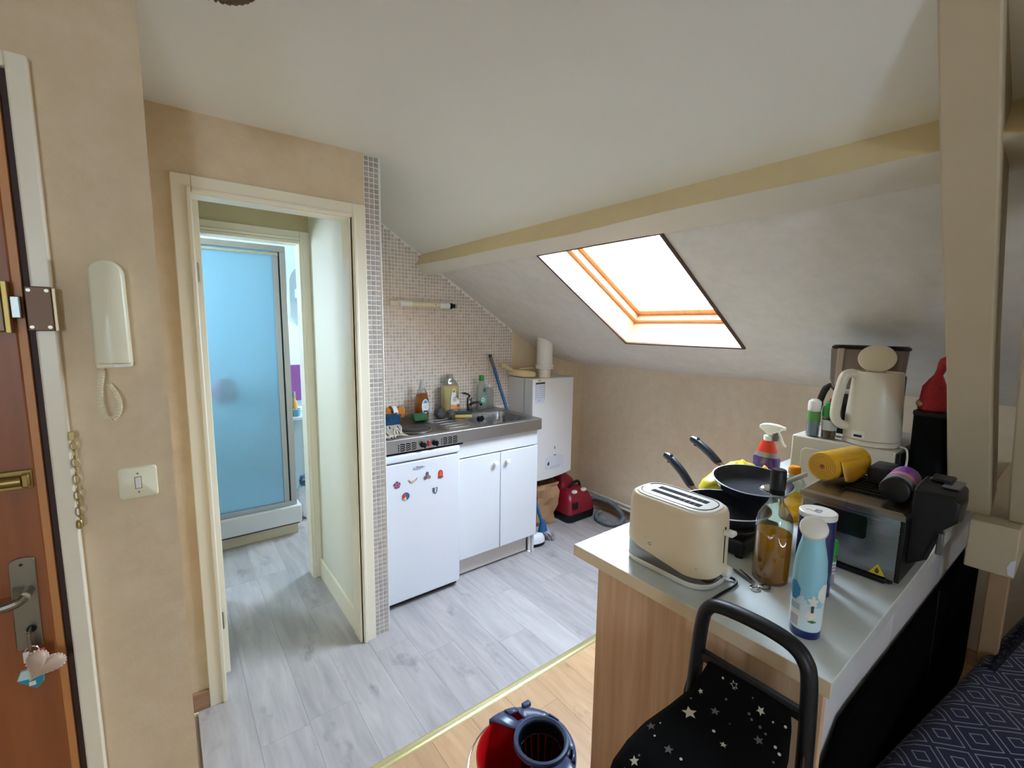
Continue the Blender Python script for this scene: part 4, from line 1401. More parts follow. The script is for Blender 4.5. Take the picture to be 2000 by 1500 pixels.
cg = thing('clear_bottle', 'empty clear plastic bottle right of the green-capped one', 'bottle', (1.815, 2.615, TZ))
c_ = (1.818, 2.617)
part(cg, 'body', MB().loft([oval(TZ + h, a, b, c_) for h, a, b in ((0, .028, .022), (.005, .030, .024), (.11, .030, .024), (.135, .026, .020), (.150, .012, .012))]), liquid_mat('clear_plastic', (236, 240, 241), .35), smooth=True)
part(cg, 'neck', MB().lathe([(.012, 0), (.012, .02), (.010, .024)], (*c_, TZ + .149), 14), M('clear_white_cap', (214, 220, 222), .25), smooth=True)

# wall lamp (tube light) over the worktop
wl = thing('wall_lamp', 'cream tube wall lamp with a broken cover on the mosaic wall', 'wall lamp', (1.34, 2.65, 1.63))
part(wl, 'base', MB().box((1.105, 2.648, 1.616), (1.545, 2.672, 1.650)), CREAMPL, bevel=.004)
part(wl, 'cover', MB().lathe([(.018, 0), (.018, .30)], (1.20, 2.640, 1.632), 16, axis=(1, 0, 0)), M('cream_diffuser', (230, 218, 186), .4), smooth=True)
part(wl, 'end_sleeve', MB().lathe([(.021, 0), (.022, .01), (.022, .075), (.02, .08)], (1.16, 2.640, 1.634), 16, axis=(1, 0, 0)), WHITEPL, smooth=True)
part(wl, 'end_sleeve', MB().lathe([(.021, 0), (.021, .07)], (1.435, 2.640, 1.631), 16, axis=(1, 0, 0)), WHITEPL, smooth=True)
part(wl, 'socket', MB().lathe([(.015, 0), (.015, .012), (.019, .014), (.019, .022), (.013, .024), (.013, .04)], (1.505, 2.640, 1.630), 14, axis=(1, 0, 0)), BLACKP, smooth=True)
part(wl, 'end_pin', MB().lathe([(.016, 0), (.016, .012)], (1.545, 2.640, 1.630), 14, axis=(1, 0, 0)), CHROME, smooth=True)
part(wl, 'wire', MB().tube(bez([(1.16, 2.65, 1.652), (1.12, 2.66, 1.66), (1.095, 2.665, 1.645), (1.09, 2.668, 1.60), (1.10, 2.669, 1.56)], 6), .002, 6), CREAMPL, smooth=True)
part(wl, 'screw_hole', MB().lathe([(.003, 0), (.003, .001)], (1.40, 2.622, 1.634), 8, axis=(0, -1, 0)), BLACKM)

# ---------------------------------------------------------------- boiler
bo = thing('gas_boiler', 'white wall-hung gas boiler in the corner under the slope', 'boiler', (2.23, 2.53, .38))
WB = M('boiler_white', (226, 228, 230), .3, var=.012)
front = [(2.395, 2.39), (2.39, 2.39)]
cur = MB()
# front cover: bottom edge curved up towards the right
bp_ = [(2.031, 1.137), (2.432, 1.137), (2.432, .405)] + [(2.432 - .40 * s, .405 - .012 * math.sin(s * 3.14) - .018 * s) for s in (.15, .3, .45, .6, .75, .9, 1.0)]
part(bo, 'front_cover', MB().prism(bp_, 1, 2.388, 2.43), WB, bevel=.006)
part(bo, 'case', MB().box((2.033, 2.43, .39), (2.43, 2.672, 1.135)), WB, bevel=.003)
part(bo, 'side_groove', MB().box((2.0315, 2.48, .395), (2.034, 2.492, 1.13)), M('side_grey', (180, 184, 184), .4))
lbl = part(bo, 'rating_label', MB().box((2.055, 2.3865, .962), (2.142, 2.3885, 1.112)), M('label_blue_white', (206, 214, 230), .5))
part(lbl, 'label_header', MB().box((2.055, 2.3860, 1.099), (2.142, 2.3868, 1.112)), M('label_navy', (50, 54, 70), .5))
LB2 = M('label_slate', (134, 146, 170), .5)
for k in range(7):
    part(lbl, 'label_line', MB().box((2.060, 2.3860, 1.084 - k * .0135), (2.137, 2.3868, 1.0865 - k * .0135)), LB2)
for xa in (2.055, 2.140):
    part(lbl, 'label_border', MB().box((xa, 2.3860, .99), (xa + .002, 2.3868, 1.1)), LB2)
part(lbl, 'lettering', place_text(text_mesh('74', .022, .0003), (2.088, 2.3862, .975), (1, 0, 0), (0, 0, 1)), LB2)
part(bo, 'yellow_sticker', MB().box((2.076, 2.3865, 1.119), (2.105, 2.3885, 1.130)), M('sticker_yellow', (196, 176, 60), .5))
part(bo, 'maker_mark', MB().prism([(2.249, .600), (2.253, .612), (2.248, .618), (2.254, .626), (2.260, .618), (2.257, .610), (2.262, .600), (2.256, .606)], 1, 2.3866, 2.3885), M('mark_grey', (112, 124, 150), .5))
fl = [(2.166, .455), (2.345, .452), (2.346, .545)] + [(2.346 - .18 * s, .545 + .014 * math.sin(3.14 * s)) for s in (.2, .4, .6, .8, 1.0)]
fp = part(bo, 'control_flap', MB().prism(fl, 1, 2.3855, 2.3885), M('flap_white', (216, 222, 232), .28), bevel=.002)
part(fp, 'flap_notch', MB().box((2.245, 2.3845, .556), (2.268, 2.386, .562)), M('notch_blue', (56, 66, 96), .5))
part(fp, 'display', MB().prism([(2.183, .488), (2.200, .488), (2.200, .517), (2.192, .512), (2.183, .505)], 1, 2.3843, 2.3856), M('display_navy', (34, 44, 84), .3))
for k in range(5):
    part(fp, 'button', MB().box((2.215 + k * .019, 2.3845, .466 + k * .001), (2.226 + k * .019, 2.3856, .470 + k * .001)), LB2)
# flue
fx, fy = 2.200, 2.462
part(bo, 'flue_stub', MB().lathe([(.044, 0), (.044, .075)], (fx, fy, 1.137), 28), M('flue_cream', (226, 218, 204), .4, var=.03), smooth=True)
def cut_pipe(r, z0, z1):
    loops = []
    for zz in (z0, z1):
        loops.append([(fx + r * math.cos(a), fy + r * math.sin(a), min(zz, prof(fx + r * math.cos(a)) - .0015)) for a in [2 * math.pi * k / 32 for k in range(32)]])
    return MB().loft(loops)
part(bo, 'flue_pipe', cut_pipe(.058, 1.20, 1.6), M('flue_white', (230, 226, 218), .4, var=.02), smooth=True)
part(bo, 'flue_collar', MB().lathe([(.059, 0), (.065, .003), (.065, .012), (.062, .016), (.065, .020), (.065, .032), (.059, .035)], (fx, fy, 1.198), 32), M('flue_white', (230, 226, 218)), smooth=True)
# cream hand brush / dustpan lying on the boiler
du = thing('dustpan', 'cream plastic dustpan with raised handle on top of the boiler', 'dustpan', (2.07, 2.52, 1.137))
CP = M('aged_cream_plastic', (226, 204, 152), .4, var=.06)
pan = MB()
pan.loft([[(1.99, 2.63, 1.150), (1.99, 2.57, 1.150), (1.99, 2.57, 1.190), (1.99, 2.63, 1.190)],
          [(2.045, 2.65, 1.139), (2.045, 2.50, 1.139), (2.045, 2.50, 1.192), (2.045, 2.65, 1.192)],
          [(2.12, 2.65, 1.139), (2.12, 2.47, 1.139), (2.12, 2.47, 1.180), (2.12, 2.65, 1.180)],
          [(2.20, 2.64, 1.139), (2.20, 2.54, 1.139), (2.20, 2.54, 1.155), (2.20, 2.64, 1.155)]])
part(du, 'pan', pan, CP, bevel=.010, seg=3)
part(du, 'handle', MB().tube(bez([(2.03, 2.60, 1.172), (1.985, 2.60, 1.196), (1.94, 2.605, 1.218), (1.91, 2.61, 1.226)], 5), [.017] * 8 + [.018] * 7 + [.014], 10, flat=1.2), CP, smooth=True)
part(du, 'brush_arm', MB().box((2.03, 2.535, 1.194), (2.17, 2.555, 1.203)), CP, bevel=.003)

# ---------------------------------------------------------------- corner: broom, mop, bags, vacuum cleaner
bm_ = thing('broom', 'blue-handled string mop leaning in the corner by the boiler', 'mop', (2.06, 2.28, 0))
STB = M('blue_stick', (36, 92, 150), .35, var=.08)
A_, B_ = Vector((1.846, 2.652, 1.300)), Vector((2.052, 2.275, .10))
part(bm_, 'stick', MB().tube([A_ + (B_ - A_) * .075, B_], .0115, 12), STB, smooth=True)
part(bm_, 'grip', MB().tube([A_ + (B_ - A_) * .015, A_ + (B_ - A_) * .075], .0118, 12), M('grey_grip', (104, 98, 92), .5), smooth=True)
part(bm_, 'cap', MB().tube([A_, A_ + (B_ - A_) * .015], .012, 12), M('dark_blue_cap', (24, 46, 84), .4), smooth=True)
part(bm_, 'head', MB().lathe([(.018, .04), (.022, .02), (.034, -.03), (.036, -.05)], tuple(B_), 14), STB, smooth=True)
ms = MB()
rr = random.Random(9)
for k in range(36):
    a = 2 * math.pi * k / 36
    q = B_ + Vector((.026 * math.cos(a), .026 * math.sin(a), -.03))
    e = Vector((B_.x + .045 + rr.uniform(.0, .055) * math.cos(a), B_.y - .015 + rr.uniform(.02, .06) * math.sin(a), .006))
    m_ = (q + e) / 2 + Vector((.012 * math.cos(a), .012 * math.sin(a), .012))
    ms.tube(bez([q, m_, e], 4), .004, 5)
part(bm_, 'mop_strands', ms, M('grey_mop_cotton', (172, 170, 178), .9, var=.25, scale=50), smooth=True, kind='stuff')
# white slipper
sl = thing('white_slipper', 'white slipper with dark sole beside the sink cabinet', 'slipper', (1.995, 2.25, 0))
def shoe(z, k, n=22):
    out = []
    for q in range(n):
        a = 2 * math.pi * q / n
        x, y = math.cos(a), math.sin(a)
        out.append((1.958 + .072 * k * x, 2.235 + (.034 + .008 * x) * k * y, z))
    return out
part(sl, 'sole', MB().loft([shoe(.0, .97), shoe(.004, 1), shoe(.022, 1)]), BLACKP, smooth=True)
part(sl, 'upper', MB().loft([shoe(.022, .98), shoe(.05, .95), shoe(.072, .75), shoe(.082, .4), shoe(.084, .1)]), M('white_fabric', (232, 234, 242), .8, var=.05, scale=50), smooth=True)

# brown paper bag
pb = thing('paper_bag', 'crumpled brown paper bag under the boiler', 'paper bag', (2.26, 2.5, 0))
PB = M('kraft_paper', (178, 140, 104), .75, var=.12, scale=14, bump=.25)
rr = random.Random(31)
loops = []
for j in range(10):
    z = .005 + .035 * j
    l = []
    for q in range(28):
        t = q / 28 * 4
        s, u = int(t), t - int(t)
        cor = [(2.150, 2.45), (2.318, 2.43), (2.345, 2.60), (2.145, 2.62)]
        a, b = cor[s], cor[(s + 1) % 4]
        cr = .014 * math.sin(.9 * j + 3.1 * t) + .008 * math.sin(1.9 * j - 5 * t) + rr.uniform(-.003, .003)
        x, y = a[0] + (b[0] - a[0]) * u, a[1] + (b[1] - a[1]) * u
        dx, dy = x - 2.26, y - 2.53
        L = math.hypot(dx, dy)
        k = (1 if 0 < j < 9 else .3)
        l.append((x + dx / L * cr * k + .004 * j * (x > 2.3), y + dy / L * cr * k, z))
    loops.append(l)
part(pb, 'bag', MB().loft(loops, True, False), PB, smooth=True, angle=28)
part(pb, 'folded_rim', MB().loft([[(p[0], p[1], p[2]) for p in loops[-1]], [(p[0] * .985 + 2.26 * .015, p[1] * .985 + 2.53 * .015, p[2] - .02) for p in loops[-1]]], False, False), PB)

# vacuum cleaner
vc = thing('vacuum_cleaner', 'dark red canister vacuum cleaner with grey hose in the corner', 'vacuum cleaner', (2.49, 2.47, 0))
VR = M('dark_red_plastic', (138, 22, 42), .3, var=.08)
def vloop(z, x0, x1, y0, y1, r):
    return rrect((x0 + x1) / 2, (y0 + y1) / 2, (x1 - x0) / 2, (y1 - y0) / 2, r, z, 5)
part(vc, 'base', MB().loft([vloop(.012, 2.37, 2.66, 2.33, 2.60, .04), vloop(.07, 2.365, 2.665, 2.325, 2.605, .04)]), BLACKP, smooth=True, bevel=.004)
part(vc, 'body', MB().loft([vloop(.07, 2.367, 2.663, 2.327, 2.603, .04), vloop(.15, 2.375, 2.655, 2.335, 2.60, .045), vloop(.20, 2.395, 2.63, 2.36, 2.59, .05), vloop(.235, 2.42, 2.60, 2.40, 2.57, .05), vloop(.25, 2.45, 2.57, 2.43, 2.55, .04)]), VR, smooth=True)
part(vc, 'tower', MB().loft([vloop(.19, 2.40, 2.60, 2.44, 2.60, .04), vloop(.29, 2.42, 2.56, 2.47, 2.60, .04), vloop(.345, 2.43, 2.50, 2.50, 2.60, .03), vloop(.365, 2.44, 2.48, 2.52, 2.59, .015)]), VR, smooth=True)
part(vc, 'handle', MB().tube(bez([(2.46, 2.44, .24), (2.50, 2.42, .285), (2.55, 2.42, .285), (2.59, 2.44, .235)], 6), .011, 8), BLACKP, smooth=True)
for x in (2.475, 2.575):
    part(vc, 'pedal', MB().blob((x, 2.385, .222), (.028, .022, .016), 14, 8), WHITEPL, smooth=True)
part(vc, 'badge', MB().box((2.405, 2.316, .115), (2.455, 2.334, .165)), M('vac_black_badge', (40, 10, 16), .3), bevel=.004)
for x in (2.40, 2.63):
    part(vc, 'wheel', MB().lathe([(.02, 0), (.022, .004), (.022, .012), (.02, .016)], (x, 2.39, .022), 16, axis=(1, 0, 0)), BLACKP, smooth=True)
HS = M('grey_hose', (112, 124, 134), .4, var=.06)
hp_ = bez([(2.64, 2.40, .13), (2.70, 2.36, .135), (2.745, 2.27, .12), (2.752, 2.18, .09), (2.725, 2.10, .055), (2.66, 2.075, .033), (2.59, 2.12, .03), (2.58, 2.22, .03), (2.64, 2.295, .03), (2.70, 2.31, .03)], 22)
rad = [.0165 + .0022 * math.sin(i * 2.0) for i in range(len(hp_))]
part(vc, 'hose', MB().tube(hp_, rad, 12), HS, smooth=True, angle=70)

# heating pipes along the knee wall
PIPEP = M('pipe_cream_paint', (226, 220, 210), .4, var=.03)
for i, (x, z, lab) in enumerate(((2.800, .118, 'upper of the two cream heating pipes along the knee wall'), (2.790, .088, 'lower of the two cream heating pipes along the knee wall'))):
    t = thing('heating_pipe', lab, 'pipe', (x, 1.8, z), group='heating pipes along the knee wall')
    part(t, 'pipe', MB().tube([(x, 1.02, z), (x, 2.66, z)], .0095, 12), PIPEP, smooth=True)
    for y in (1.2, 1.75, 2.05):
        part(t, 'clip', MB().box((x - .004, y, z - .012), (2.829, y + .014, z + .012)), PIPEP, bevel=.002)
# ---------------------------------------------------------------- peninsula worktop and cabinet
WTZ = .82
WTOP = M('off_white_worktop', (212, 220, 220), .22, var=.015, scale=6)
WEDGE = M('cream_worktop_edge', (226, 208, 176), .4, var=.03, scale=10)
wm = MB()
x0, x1, y0, y1, zb, zt = .871, 2.826, .217, .836, .868, .900
v = [(x0, y0, zb), (x1, y0, zb), (x1, y1, zb), (x0, y1, zb), (x0, y0, zt), (x1, y0, zt), (x1, y1, zt), (x0, y1, zt)]
wm.add(v, [(0, 3, 2, 1), (4, 5, 6, 7)], 0)
wm.add(v, [(0, 1, 5, 4), (1, 2, 6, 5), (2, 3, 7, 6)], 0)
wm.add(v, [(3, 0, 4, 7)], 1)
bm_weld(wm)
solo('peninsula_worktop', wm, [WTOP, WEDGE], 'off-white peninsula worktop with a cream front edge', 'worktop', bevel=.0015, origin=(.871, .53, .868))
pc = thing('peninsula_cabinet', 'oak-look cabinet under the off-white peninsula worktop', 'cabinet', (1.85, .5, 0))
OAKP = grain_mat('oak_look_panel', (200, 160, 124), (228, 194, 160), (1, 18, .9), 2.2, .55)
WSIDE = M('white_side_panel', (206, 208, 214), .5, var=.02)
part(pc, 'end_panel', MB().box((.886, .231, 0), (.903, .756, .868)), OAKP, bevel=.0008)
part(pc, 'side_panel', MB().box((.903, .2365, 0), (1.372, .2515, .868)), WSIDE, bevel=.001)
part(pc, 'side_panel', MB().box((1.376, .2365, 0), (1.95, .2515, .868)), WSIDE, bevel=.001)
part(pc, 'side_panel', MB().box((1.954, .2365, 0), (2.80, .2515, .868)), WSIDE, bevel=.001)
part(pc, 'kitchen_side_panel', MB().box((.903, .741, 0), (2.80, .756, .868)), WSIDE, bevel=.001)
part(pc, 'back_panel', MB().box((2.785, .2515, 0), (2.80, .741, .868)), WSIDE)

# ---------------------------------------------------------------- toaster
to = thing('toaster', 'worn cream two-slot toaster with chrome base on the worktop corner', 'toaster', (1.126, .68, WTZ))
CT = M('worn_cream_enamel', (226, 208, 176), .38, var=.04, scale=10, spots=(38.0, .70, (150, 110, 74)))
CTW = M('worn_white_enamel', (228, 224, 214), .3, var=.03, scale=10, spots=(46.0, .73, (120, 90, 70)))
TC = (1.130, .682)
def tl(z, hx, hy, r):
    return rrect(TC[0], TC[1], hx, hy, r, z, 8)
part(to, 'foot_ring', MB().loft([tl(WTZ + .0006, .072, .125, .054), tl(WTZ + .004, .077, .132, .060), tl(WTZ + .014, .079, .134, .062), tl(WTZ + .018, .077, .132, .060)]), CTW, smooth=True)
part(to, 'chrome_band', MB().loft([tl(WTZ + .016, .0765, .1315, .060), tl(WTZ + .030, .0785, .1335, .061), tl(WTZ + .075, .0785, .1335, .061)], False, False), M('toaster_chrome', (132, 126, 120), .2, 1.0, var=.03), smooth=True)
nb = len(tl(0, .07, .12, .05))
def wave(p):
    a = math.atan2((p[0] - TC[0]) / .07, (p[1] - TC[1]) / .12)     # 0 at +y end
    s = (p[1] - TC[1]) / .12
    return WTZ + .040 + .026 / (1 + math.exp(-(s - .55) * 14)) - .006 * math.exp(-((s + .25) / .16) ** 2) - .004 * (s < -.5)
l0 = [(p[0], p[1], wave(p)) for p in tl(0, .0798, .1350, .0625)]
part(to, 'body', MB().loft([[(p[0] * .998 + TC[0] * .002, p[1], p[2] - .001) for p in l0], l0, tl(WTZ + .16, .0790, .1340, .062), tl(WTZ + .190, .0765, .1320, .060), tl(WTZ + .202, .073, .128, .057), tl(WTZ + .206, .067, .122, .052)], False, True), CT, smooth=True, angle=50)
tpd = part(to, 'top_plate', MB().loft([tl(WTZ + .205, .064, .119, .050), tl(WTZ + .2095, .0625, .1175, .049), tl(WTZ + .2105, .060, .115, .047)]), M('white_enamel_top', (238, 236, 228), .25, var=.02), smooth=True)
rim = [(p[0], p[1], WTZ + .2108) for p in tl(0, .053, .108, .044)]
part(tpd, 'rim_groove', MB().tube(rim[10:] + rim[:8], .0014, 6), DARK, smooth=True)
for dx in (-.0185, .0185):
    sl_ = part(tpd, 'slot', MB().box((TC[0] + dx - .0105, TC[1] - .078, WTZ + .200), (TC[0] + dx + .0105, TC[1] + .074, WTZ + .2112)), M('slot_black', (16, 13, 12), .8, spec=.1))
    for k in range(4):
        part(sl_, 'wire', MB().box((TC[0] + dx - .010, TC[1] - .062 + k * .015, WTZ + .2108), (TC[0] + dx + .010, TC[1] - .0605 + k * .015, WTZ + .2116)), M('rusty_wire', (84, 62, 52), .6))
ye = TC[1] - .1345
part(to, 'lever_slit', MB().box((TC[0] + .008, ye - .001, WTZ + .065), (TC[0] + .0115, ye + .012, WTZ + .165)), BLACKM)
part(to, 'lever', MB().box((TC[0] - .004, ye - .026, WTZ + .146), (TC[0] + .024, ye + .002, WTZ + .159)), CTW, bevel=.005, seg=3)
part(to, 'browning_knob', MB().lathe([(.016, 0), (.0165, .010), (.015, .018), (.012, .020)], (TC[0] + .022, ye + .004, WTZ + .040), 22, axis=(0, -1, 0)), CTW, smooth=True)
part(to, 'front_mark', MB().lathe([(.0055, 0), (.0055, .0006), (.003, .0006), (.003, 0)], (TC[0] - .0797, TC[1] + .032, WTZ + .078), 14, axis=(-1, 0, 0), cap0=False, cap1=False), M('mark_tan', (176, 146, 108), .5))
for k in range(5):
    part(to, 'side_button', MB().lathe([(.005, 0), (.005, .003)], (TC[0] + .058, ye + .020, WTZ + .05 + k * .018), 10, axis=(.6, -.8, 0)), BLACKP)
cord_p = bez([(TC[0] + .045, ye + .02, WTZ + .012), (TC[0] + .058, ye - .012, WTZ + .006), (TC[0] + .03, ye - .024, WTZ + .0045), (1.06, .527, WTZ + .0045), (1.01, .518, WTZ + .0060), (.985, .513, WTZ + .0065), (.972, .510, WTZ - .008), (.968, .507, WTZ - .05), (.966, .512, WTZ - .12), (.966, .53, WTZ - .19), (.968, .535, WTZ - .27), (.968, .535, WTZ - .6)], 6)
part(to, 'power_cord', MB().tube(cord_p, .0036, 8), BLACKP, smooth=True)

# ---------------------------------------------------------------- portable hob and the two pans
ph = thing('portable_hob', 'black portable electric hob under the frying pans', 'hob', (1.43, .69, WTZ))
part(ph, 'body', MB().box((1.315, .575, WTZ + .008), (1.56, .815, WTZ + .058)), BLACKP, bevel=.01, seg=3)
part(ph, 'plate', MB().lathe([(.09, 0), (.09, .010), (.086, .012)], (1.43, .69, WTZ + .058), 30), IRON, smooth=True)
part(ph, 'trim', MB().lathe([(.105, 0), (.105, .004), (.092, .005)], (1.43, .69, WTZ + .058), 30), STEEL, smooth=True)
for fx_, fy_ in ((1.335, .595), (1.54, .595), (1.335, .795), (1.54, .795)):
    part(ph, 'foot', MB().lathe([(.012, 0), (.012, .012)], (fx_, fy_, WTZ), 8), BLACKP)
PANO = M('pan_enamel_blue_black', (26, 32, 48), .3, var=.1)
PANI = M('non_stick_coating', (30, 36, 48), .34, var=.1, scale=30)
PANH = M('bakelite_blue_black', (22, 32, 48), .25, var=.08, coat=.3)
def frying_pan(label, r, h, hdir, rise, length, M4):
    t = bpy.data.objects.new('frying_pan', None)
    t.empty_display_size = .05
    COL.objects.link(t)
    t.matrix_world = M4
    tag(t, label, 'frying pan', 'frying pans on the peninsula')
    part(t, 'pan_body', MB().lathe([(r * .74, 0), (r * .78, .002), (r * .92, h * .55), (r, h), (r + .002, h + .001)], (0, 0, 0), 44, cap1=False), PANO, smooth=True, world=False)
    part(t, 'cooking_surface', MB().lathe([(.001, .004), (r * .74, .004), (r * .77, .006), (r * .90, h * .55), (r - .002, h)], (0, 0, 0), 44, cap0=False, cap1=False), PANI, smooth=True, world=False)
    part(t, 'rim', MB().lathe([(r - .0025, h - .001), (r + .002, h - .001), (r + .002, h + .0012), (r - .0025, h + .0012)], (0, 0, 0), 44, cap0=False, cap1=False), M('bare_metal_rim', (190, 196, 204), .3, .8), smooth=True, world=False)
    d = Vector((math.cos(hdir), math.sin(hdir), 0))
    z = Vector((0, 0, 1))
    base = d * (r - .004) + z * (h - .012)
    neck = part(t, 'handle_bracket', MB().tube([base, base + d * .02 + z * rise * .014, base + d * .04 + z * rise * .03], .008, 8, flat=1.5), M('bracket_metal', (150, 120, 100), .35, .8), smooth=True, world=False)
    pts = [base + d * .034 + z * rise * .026, base + d * .05 + z * rise * .04, base + d * (length * .5) + z * rise * length * .46, base + d * (length * .85) + z * rise * length * .70, base + d * length + z * rise * length * .74]
    bp = bez(pts, 6)
    rad = [.0125 + .0035 * math.sin(math.pi * i / (len(bp) - 1)) for i in range(len(bp))]
    hn = part(t, 'handle', MB().tube(bp, rad, 12, flat=.95), PANH, smooth=True, world=False)
    part(hn, 'hanging_hole', MB().lathe([(.006, -.0185), (.006, .0185)], tuple(pts[3]), 12, axis=(d * -.45 + z)), BLACKM, smooth=True, world=False)
    return t
frying_pan('larger dark frying pan lying below on the portable hob', .132, .044, math.radians(70), .62, .19, Matrix.Translation((1.42, .69, WTZ + .071)))
frying_pan('smaller dark frying pan tilted on top of the larger pan', .125, .042, math.radians(70), .36, .19, Matrix.Translation((1.575, .680, .950)) @ Matrix.Rotation(math.radians(-5), 4, 'Y') @ Matrix.Rotation(math.radians(4), 4, 'X'))
sp_ = thing('cooking_spoon', 'pale cooking spoon lying in the smaller frying pan', 'spoon', (1.60, .62, .95))
part(sp_, 'bowl', MB().blob((1.575, .625, .976), (.034, .026, .010), 16, 8), CHROME, smooth=True)
part(sp_, 'stem', MB().tube(bez([(1.595, .612, .980), (1.63, .585, 1.000), (1.675, .55, 1.026)], 5), [.006] * 5 + [.009] * 6, 8, flat=.6), M('pale_spoon_grip', (206, 220, 226), .3), smooth=True)

# yellow plastic bag behind the pans
yb = MB()
yb.blob((1.735, .865, WTZ + .062), (.125, .062, .056), 34, 20, noise=.06, seed=8)
yb.blob((1.90, .875, WTZ + .068), (.10, .055, .060), 30, 18, noise=.07, seed=12)
YBAG = M('thin_yellow_plastic', (232, 212, 72), .3, var=.14, scale=18, bump=.4)
solo('yellow_plastic_bag', yb, YBAG, 'crumpled yellow plastic bag behind the frying pans', 'plastic bag', smooth=True, origin=(1.8, .87, WTZ), angle=80)
yc = MB()
yc.grid(lambda u, v: (1.90 + .12 * u, .79 - .06 * v + .02 * u, WTZ + .102 + .02 * math.sin(4 * u) - .098 * v ** 1.5), 12, 8)
ycl = solo('orange_cloth', yc, M('orange_yellow_cloth', (236, 176, 50), .9, var=.12, scale=40), 'orange-yellow cleaning cloth left of the spray bottle', 'cloth', smooth=True, origin=(2.0, .77, WTZ))
ycl.modifiers.new('thick', 'SOLIDIFY').thickness = .004

# spray cleaner
sb = thing('spray_bottle', 'purple and red cleaning spray bottle with white trigger', 'spray bottle', (2.075, .842, WTZ))
c_ = (2.085, .845)
VIOP = M('violet_plastic', (66, 40, 112), .22, var=.06, coat=.3)
part(sb, 'body', MB().loft([oval(WTZ + h, b, a, c_) for h, a, b in ((0, .046, .026), (.006, .050, .030), (.09, .055, .030), (.118, .056, .030), (.125, .050, .029), (.150, .040, .026), (.185, .027, .022), (.20, .020, .019))]), VIOP, smooth=True)
part(sb, 'red_sleeve', MB().loft([oval(WTZ + h, b, a, c_) for h, a, b in ((.128, .0495, .0295), (.150, .0412, .0272), (.185, .0282, .0232), (.200, .0235, .0205))], False, False), M('red_sleeve', (214, 56, 34), .3, var=.06), smooth=True)
part(sb, 'silver_band', MB().loft([oval(WTZ + h, b, a, c_) for h, a, b in ((.128, .0502, .0302), (.150, .0418, .0278))], False, False), M('silver_print', (150, 140, 150), .3, .4), smooth=True)
part(sb, 'collar', MB().lathe([(.019, 0), (.019, .022), (.016, .024)], (*c_, WTZ + .198), 20), WHITEPL, smooth=True)
hd_ = MB()
hd_.loft([[(c_[0] - w, c_[1] + y, z0) for y, z0 in ((0, 0),)] * 1] if False else [[(c_[0] + sx * w, y, z) for sx, y, z in ((-1, ya, za), (1, ya, za), (1, yb_, zb_), (-1, yb_, zb_))] for w, ya, za, yb_, zb_ in ((.008, .884, 1.070, .884, 1.083), (.012, .870, 1.062, .870, 1.092), (.014, .842, 1.042, .846, 1.096), (.014, .815, 1.058, .815, 1.095), (.011, .790, 1.074, .790, 1.090))])
hd2 = part(sb, 'spray_head', hd_, WHITEPL, bevel=.004)
part(sb, 'trigger', MB().tube(bez([(c_[0], .808, 1.066), (c_[0], .797, 1.045), (c_[0], .786, 1.018), (c_[0], .774, 1.004)], 4), .006, 8), WHITEPL, smooth=True)
part(hd2, 'nozzle', MB().lathe([(.008, 0), (.008, .01)], (c_[0], .790, 1.083), 12, axis=(0, -1, 0)), WHITEPL, smooth=True)
part(hd2, 'pump', MB().box((c_[0] - .0105, .806, 1.022), (c_[0] + .0105, .824, 1.060)), M('grey_pump', (84, 84, 90), .4), bevel=.003)

# ---------------------------------------------------------------- bottles and jars at the front
ob = thing('olive_oil_bottle', 'tall glass bottle of olive oil with black cap', 'oil bottle', (1.282, .486, WTZ))
c_ = (1.282, .486)
prf = [(0, .040), (.004, .0435), (.02, .0445), (.165, .0445), (.185, .041), (.205, .030), (.222, .0185), (.245, .0155), (.262, .0155)]
OILM = liquid_mat('olive_oil', (242, 188, 40), .42)
part(ob, 'glass', MB().lathe([(r_, h_) for h_, r_ in prf], (*c_, WTZ), 36, cap1=False), glass_mat('bottle_glass', (226, 236, 228), .12, .92), smooth=True)
part(ob, 'oil', MB().lathe([(.036, .006), (.041, .010), (.0425, .02), (.0425, .138)], (*c_, WTZ), 36), OILM, smooth=True)
part(ob, 'cap', MB().lathe([(.0185, 0), (.0190, .004), (.0190, .050), (.0165, .054)], (*c_, WTZ + .258), 26), BLACKP, smooth=True)
part(ob, 'cap_seal', MB().lathe([(.0178, -.014), (.0178, 0)], (*c_, WTZ + .258), 26, cap0=False, cap1=False), BLACKM, smooth=True)

st = thing('salt_canister', 'navy cardboard salt canister with white lid', 'canister', (1.318, .398, WTZ))
c_ = (1.318, .398)
part(st, 'tube', MB().lathe([(.041, 0), (.041, .205)], (*c_, WTZ), 36), NAVY, smooth=True)
ld = part(st, 'lid', MB().lathe([(.0418, .203), (.0425, .206), (.0425, .216), (.040, .218), (.001, .2165)], (*c_, WTZ), 36, cap1=False), WHITEPL, smooth=True)
part(ld, 'pour_flap', MB().box((c_[0] - .012, c_[1] + .005, WTZ + .2165), (c_[0] + .010, c_[1] + .026, WTZ + .2195)), WHITEPL, bevel=.002)
part(ld, 'pour_slot', MB().box((c_[0] - .014, c_[1] - .006, WTZ + .2165), (c_[0] + .012, c_[1] + .002, WTZ + .2180)), M('slot_grey', (170, 172, 180), .5))

